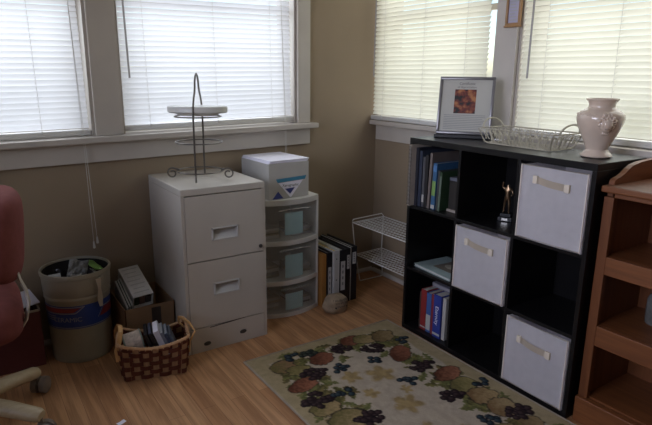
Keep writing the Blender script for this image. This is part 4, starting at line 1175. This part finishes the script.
# ------------------------------------------------------------------ woven basket
bA, bB = Vector((-1.638, -.517, 0)), Vector((-1.399, -.579, 0))
dv = (bB - bA).normalized(); rz = math.atan2(dv.y, dv.x)
L_, D_ = (bB - bA).length, .150
nrm = Vector((-dv.y, dv.x, 0)); bc_ = (bA + bB) / 2 + nrm * (D_ / 2)
t = thing('woven_basket', 'red brown woven splint basket with hoop handles, in front of the cardboard box', 'basket', bc_, rz)
def bpath(z, off=0.0, n=160):
    k_ = z / .165; hx_, hy_ = L_ / 2 + .012 * k_ + off, D_ / 2 + .010 * k_ + off; rc = .022
    P = rect(hx_, hy_, z, 6, rc)
    P = [Vector(p_) for p_ in P]; Ls = [0]
    for i in range(len(P)): Ls.append(Ls[-1] + (P[(i + 1) % len(P)] - P[i]).length)
    out = []
    for i in range(n):
        s_ = Ls[-1] * i / n
        for j in range(len(P)):
            if Ls[j + 1] >= s_: break
        f_ = (s_ - Ls[j]) / max(1e-9, Ls[j + 1] - Ls[j]); out.append(P[j].lerp(P[(j + 1) % len(P)], f_))
    return out
NS = 22
def rimz(p_):      # the rim dips between the two hoop handles
    return 0.026 * (min(1, abs(p_.x) / (L_ / 2)) ** 2)
def weave(z0, z1, phase, m, name):
    bm = BM(); A = []
    n = 156
    lo, hi = bpath(z0, 0, n), bpath(z1, 0, n); ce = Vector((0, 0, 0))
    for i in range(n):
        w_ = .0052 * math.cos(PI * (i * NS / n) + phase * PI)
        out = Vector((lo[i].x, lo[i].y * 1.2, 0)).normalized() * w_
        up_ = Vector((0, 0, rimz(lo[i]) * z0 / .13)); up2 = Vector((0, 0, rimz(hi[i]) * z1 / .13))
        A.append((bm.verts.new(lo[i] + out + up_), bm.verts.new(hi[i] + out + up2)))
    for i in range(n): p_, q_ = A[i], A[(i + 1) % n]; bm.faces.new((p_[0], q_[0], q_[1], p_[1]))
    bmesh.ops.solidify(bm, geom=bm.faces[:], thickness=.0018)
    return obj(name, bm, m, t, True)
zz = .004
for i in range(7):
    weave(zz, zz + .0175, i % 2, M['wick_r'], 'woven_band'); zz += .0185
BT = zz
bm = BM()
for i in range(NS):
    pts = [bpath(z_, 0, NS * 2)[2 * i] + Vector((0, 0, rimz(bpath(z_, 0, NS * 2)[2 * i]) * z_ / .13)) for z_ in (.002, .03, .06, .09, BT)]
    nx_ = bpath(.06, 0, NS * 2)[(2 * i + 1) % (NS * 2)] - bpath(.06, 0, NS * 2)[2 * i - 1]; nx_.z = 0; nx_ = nx_.normalized() * .0112
    vv = [(bm.verts.new(p_ - nx_), bm.verts.new(p_ + nx_)) for p_ in pts]
    for e0, e1 in zip(vv, vv[1:]): bm.faces.new((e0[0], e0[1], e1[1], e1[0]))
bmesh.ops.solidify(bm, geom=bm.faces[:], thickness=.0016)
obj('stake', bm, M['wick_t'], t, True)
bm = BM(); box(bm, (-L_ / 2 + .006, -D_ / 2 + .006, .001), (L_ / 2 - .006, D_ / 2 - .006, .005)); obj('bottom', bm, M['wick_t'], t)
bm = BM()
rp_ = [p_ + Vector((0, 0, rimz(p_))) for p_ in bpath(BT, .001, 120)]
tube(bm, rp_, .0055, 6, True, flat=(1, 1.2))
for i in range(0, 120, 3):
    p_ = rp_[i]; q_ = rp_[(i + 2) % 120]; o_ = Vector((p_.x, p_.y, 0)).normalized()
    tube(bm, [p_ - o_ * .007 - Vector((0, 0, .004)), p_ + Vector((0, 0, .007)), q_ + o_ * .007 - Vector((0, 0, .006))], .0022, 4)
obj('rim', bm, M['wick_t'], t, True)
for sg in (-1, 1):
    bm = BM(); xo = sg * (L_ / 2 + .0155); sw_ = .030 if sg > 0 else .008   # the loops swing a little at their rims
    P_ = [(-.056, .085, 0), (-.056, .13, .0), (-.052, .168, .3), (-.036, .196, .7), (0, .208, .9), (.036, .196, .7), (.052, .168, .3), (.056, .13, 0), (.056, .085, 0)]
    tube(bm, [(xo - sg * (.004 if z_ < .12 else 0) - sw_ * (y_ / .056) * (.0 if z_ < .15 else 1) - sg * .020 * k_, y_, z_) for y_, z_, k_ in P_], .0095, 8, flat=(.95, .40) if sg > 0 else (.5, .95))
    obj('hoop_handle', bm, M['loop'], t, True, label='golden bent wood hoop')
T_ = Matrix.Translation(bc_) @ Matrix.Rotation(rz, 4, 'Z')
def inb(x, y, z): return T_ @ Vector((x, y, z))
t = thing('ribbon_spool', 'wide spool of cream patterned ribbon in the left end of the basket', 'ribbon', inb(-.0755, -.004, .127), 0, None, (R(0), R(80), rz + R(8)))
bm = BM(); lathe(bm, [(.012, -.031), (.047, -.031), (.048, -.030), (.048, .030), (.047, .031), (.012, .031)], 32); rb = obj('ribbon', bm, mat('floral_ribbon', (.52, .43, .37), .8, var=.35, scale=55), t, True)
for z_ in (-.0335, .0335):
    bm = BM(); lathe(bm, [(.010, z_ - .0022), (.051, z_ - .0022), (.051, z_ + .0022), (.010, z_ + .0022)], 32); obj('flange', bm, cmat((.20, .25, .22)), t, True)
def slab(name, x, y, z, w_, d_, h_, rot, m, label, cat, edge=None):
    t = thing(name, label, cat, inb(x, y, z), 0, 'flat things filed in the basket', (rot[0], rot[1], rz + rot[2]))
    bm = BM(); box(bm, (-w_ / 2, -d_ / 2, -h_ / 2), (w_ / 2, d_ / 2, h_ / 2), .001); o = obj('cover', bm, m, t)
    if edge:
        bm = BM(); box(bm, (-w_ / 2 + .0015, -d_ / 2 + .002, -h_ / 2 + .002), (w_ / 2 - .0015, d_ / 2 - .002, h_ / 2 + .0006)); obj('pages', bm, edge, t)
    return t
specs = [('case', .013, M['blkv'], None, 'black case leaning just right of the ribbon spool', 'case'),
         ('case', .013, M['blkv'], cmat((.07, .08, .13)), 'black case with a blue edge, second right of the ribbon spool', 'case'),
         ('envelope_pack', .022, cmat((.60, .59, .66)), M['paper'], 'pack of white envelopes standing in the middle of the basket', 'envelopes'),
         ('card_pack', .012, cmat((.17, .19, .25)), cmat((.4, .42, .46)), 'grey blue card pack right of the white envelopes', 'cards'),
         ('card_pack', .012, cmat((.06, .08, .13)), cmat((.3, .32, .36)), 'dark blue card pack second from the right hoop', 'cards'),
         ('card_pack', .009, cmat((.13, .15, .19)), None, 'slate coloured card pack beside the right hoop', 'cards')]
xx = -.014
for q, (nm, th_, m1, m2, lab, cat) in enumerate(specs):
    cwid = th_ / math.cos(R(20)); xx += cwid / 2
    slab(nm, xx, .001 * (q % 3), (.116, .120, .126, .119, .115, .110)[q], th_, .108 - .003 * q, .135 - .004 * q, (0, R(-20), 0), m1, lab, cat, m2)
    xx += cwid / 2 + .0028

# ------------------------------------------------------------------ dark red box behind the chair
t = thing('storage_box', 'dark red box on the floor behind the chair', 'box', (-1.995, -.115, 0), R(2))
bm = BM(); bx3 = .126
box(bm, (-bx3, -.085, 0), (bx3, -.081, .243)); box(bm, (-bx3, .081, 0), (bx3, .085, .243)); box(bm, (-bx3, -.081, 0), (-bx3 + .004, .081, .243)); box(bm, (bx3 - .004, -.081, 0), (bx3, .081, .243)); box(bm, (-bx3 + .004, -.081, 0), (bx3 - .004, .081, .004))
obj('body', bm, M['redbox'], t)
bm = BM()
for lo, hi in (((-bx3 - .001, -.0865, .238), (bx3 + .001, -.0805, .246)), ((bx3 - .005, -.0865, .238), (bx3 + .001, .0865, .246)), ((-bx3 - .001, -.0865, .238), (-bx3 + .005, .0865, .246)), ((-bx3, .0805, .238), (bx3, .0865, .246))): box(bm, lo, hi)
obj('rim', bm, cmat((.34, .28, .22)), t, label='pale rim')
bm = BM(); box(bm, (-.075, -.055, 0), (.075, .055, .004)); tag(obj('paper_stack', bm, M['paper'], None, False, (-1.945, -.115, .262), (R(14), R(-6), R(12))), 'white papers sticking out of the dark red box', 'papers')

# ------------------------------------------------------------------ office chair at the left edge
CC = Vector((-2.147, -.555, 0))
t = thing('office_chair', 'mauve red office chair with pale wooden star base at the left edge', 'chair', CC, R(-2))
a1, a2 = math.atan2(-.42 + .555, -1.925 + 2.147), math.atan2(-.725 + .555, -1.95 + 2.147)
st = (a1 - a2)
hb = BM(); lathe(hb, [(0, .07), (.04, .07), (.045, .08), (.045, .13), (.03, .14), (.028, .33), (.0, .33)], 20); obj('column', hb, M['iron'], t, True)
for i in range(5):
    th = a1 + R(2) + R(72) * i
    bm = BM(); c_, s_ = math.cos(th), math.sin(th)
    tube(bm, [(.03 * c_, .03 * s_, .112), (.15 * c_, .15 * s_, .104), (.255 * c_, .255 * s_, .090), (.268 * c_, .268 * s_, .088)], [.030, .029, .026, .020], 14, flat=(1.05, .85))
    lg = obj('leg', bm, M['chairwood'], t, True)
    bm = BM(); px, py = .262 * c_, .262 * s_
    ph = th + R(115)
    ax = Vector((math.cos(ph), math.sin(ph), 0)); ctr_ = Vector((px, py, .032)) + Vector((c_, s_, 0)) * .012
    for sg in (-1, 1):
        tube(bm, [ctr_ + ax * sg * .004, ctr_ + ax * sg * .006, ctr_ + ax * sg * .024, ctr_ + ax * sg * .028], [.024, .0315, .0315, .026], 20)
    tube(bm, [(px, py, .04), (px, py, .078)], .008, 8)
    obj('caster', bm, mat('taupe_caster', (.22, .18, .15), .4), t, True, label='grey brown twin wheel caster')
def cushion(hx_, hy_, hz_, pw=2.6, n=3):
    bm = BM(); bmesh.ops.create_cube(bm, size=2)
    bmesh.ops.subdivide_edges(bm, edges=bm.edges, cuts=9, use_grid_fill=True)
    for v in bm.verts:
        c_ = v.co; k_ = (abs(c_.x) ** 4 + abs(c_.y) ** 4 + abs(c_.z) ** 4) ** .25 or 1
        q_ = c_ / k_; v.co = Vector((q_.x * hx_, q_.y * hy_, q_.z * hz_))
    return bm
bm = cushion(.185, .215, .070); bmesh.ops.translate(bm, verts=bm.verts, vec=(.016, 0, .420)); obj('seat', bm, M['maroon'], t, True)
bm = cushion(.052, .205, .138)
for v in bm.verts: v.co.x += -.9 * v.co.y ** 2 * 1.2
bmesh.ops.transform(bm, matrix=Matrix.Translation((.180, 0, .674)) @ Matrix.Rotation(R(5), 4, 'Y'), verts=bm.verts); obj('backrest', bm, M['maroon'], t, True)
for sy in (-.12,):
    bm = BM(); tube(bm, [(.05, sy, .35), (.13, sy, .356), (.175, sy, .372), (.204, sy, .415), (.216, sy, .47), (.212, sy, .51), (.198, sy, .55), (.19, sy, .60)], .016, 8, flat=(1.0, .35)); obj('back_strut', bm, cmat((.46, .42, .36), .4), t, True)
bm = BM(); box(bm, (-.12, -.12, .33), (.12, .12, .366), .006); obj('seat_plate', bm, M['blkv'], t)

# tiny scrap on the floor
bm = BM(); sheet(bm, 5, 4, lambda p_, q_: ((p_ - .5) * .03, (q_ - .5) * .018, .001 + .004 * abs(p_ - .4)))
tag(obj('paper_scrap', bm, M['paper'], None, False, (-1.710, -.775, 0.0), (0, 0, R(20))), 'tiny white paper scrap on the bare wood floor', 'paper')

# ------------------------------------------------------------------ light
def area(name, loc, rot, sx, sy, power, col, spread=180):
    l = bpy.data.lights.new(name, 'AREA'); l.shape = 'RECTANGLE'; l.size = sx; l.size_y = sy; l.energy = power; l.color = col; l.spread = R(spread)
    o = bpy.data.objects.new(name, l); COL.objects.link(o); o.location = loc; o.rotation_euler = rot; return o
LB, LR = 55, 39
area('daylight_back', (-1.53, .75, 1.75), (R(-68), 0, 0), 3.0, 1.5, LB, (.93, .96, 1.0))
area('daylight_right', (.75, -.95, 1.75), (R(-68), 0, R(-90)), 2.6, 1.5, LR, (1.0, .985, .86))
area('daylight_left', (XL - .05, -1.75, 1.45), (R(88), 0, R(-92)), 1.4, 1.0, 13, (.80, .81, 1.0), 100)
area('fill_light', (-1.9, -3.3, 2.3), (R(18), 0, 0), .9, .6, .8, (1.0, .80, .60))  # weak warm fill added behind the camera; no real fixture hangs there
wd = bpy.data.worlds.new('world'); SC.world = wd; wd.use_nodes = True
N, L = wd.node_tree.nodes, wd.node_tree.links
bg = N['Background']
sky = N.new('ShaderNodeTexSky'); sky.sky_type = 'NISHITA' if 'NISHITA' in [e.identifier for e in sky.bl_rna.properties['sky_type'].enum_items] else sky.sky_type
try:
    sky.sun_disc = False; sky.sun_elevation = R(40); sky.sun_rotation = R(200)
except Exception: pass
L.new(sky.outputs['Color'], bg.inputs['Color']); bg.inputs['Strength'].default_value = .22
SC.view_settings.view_transform = 'Standard'
SC.view_settings.look = 'None'
SC.view_settings.exposure = 0.0
SC.view_settings.gamma = 1.0
SC.cycles.use_denoising = True
SC.cycles.max_bounces = 10
SC.cycles.transparent_max_bounces = 12
SC.cycles.sample_clamp_indirect = 6
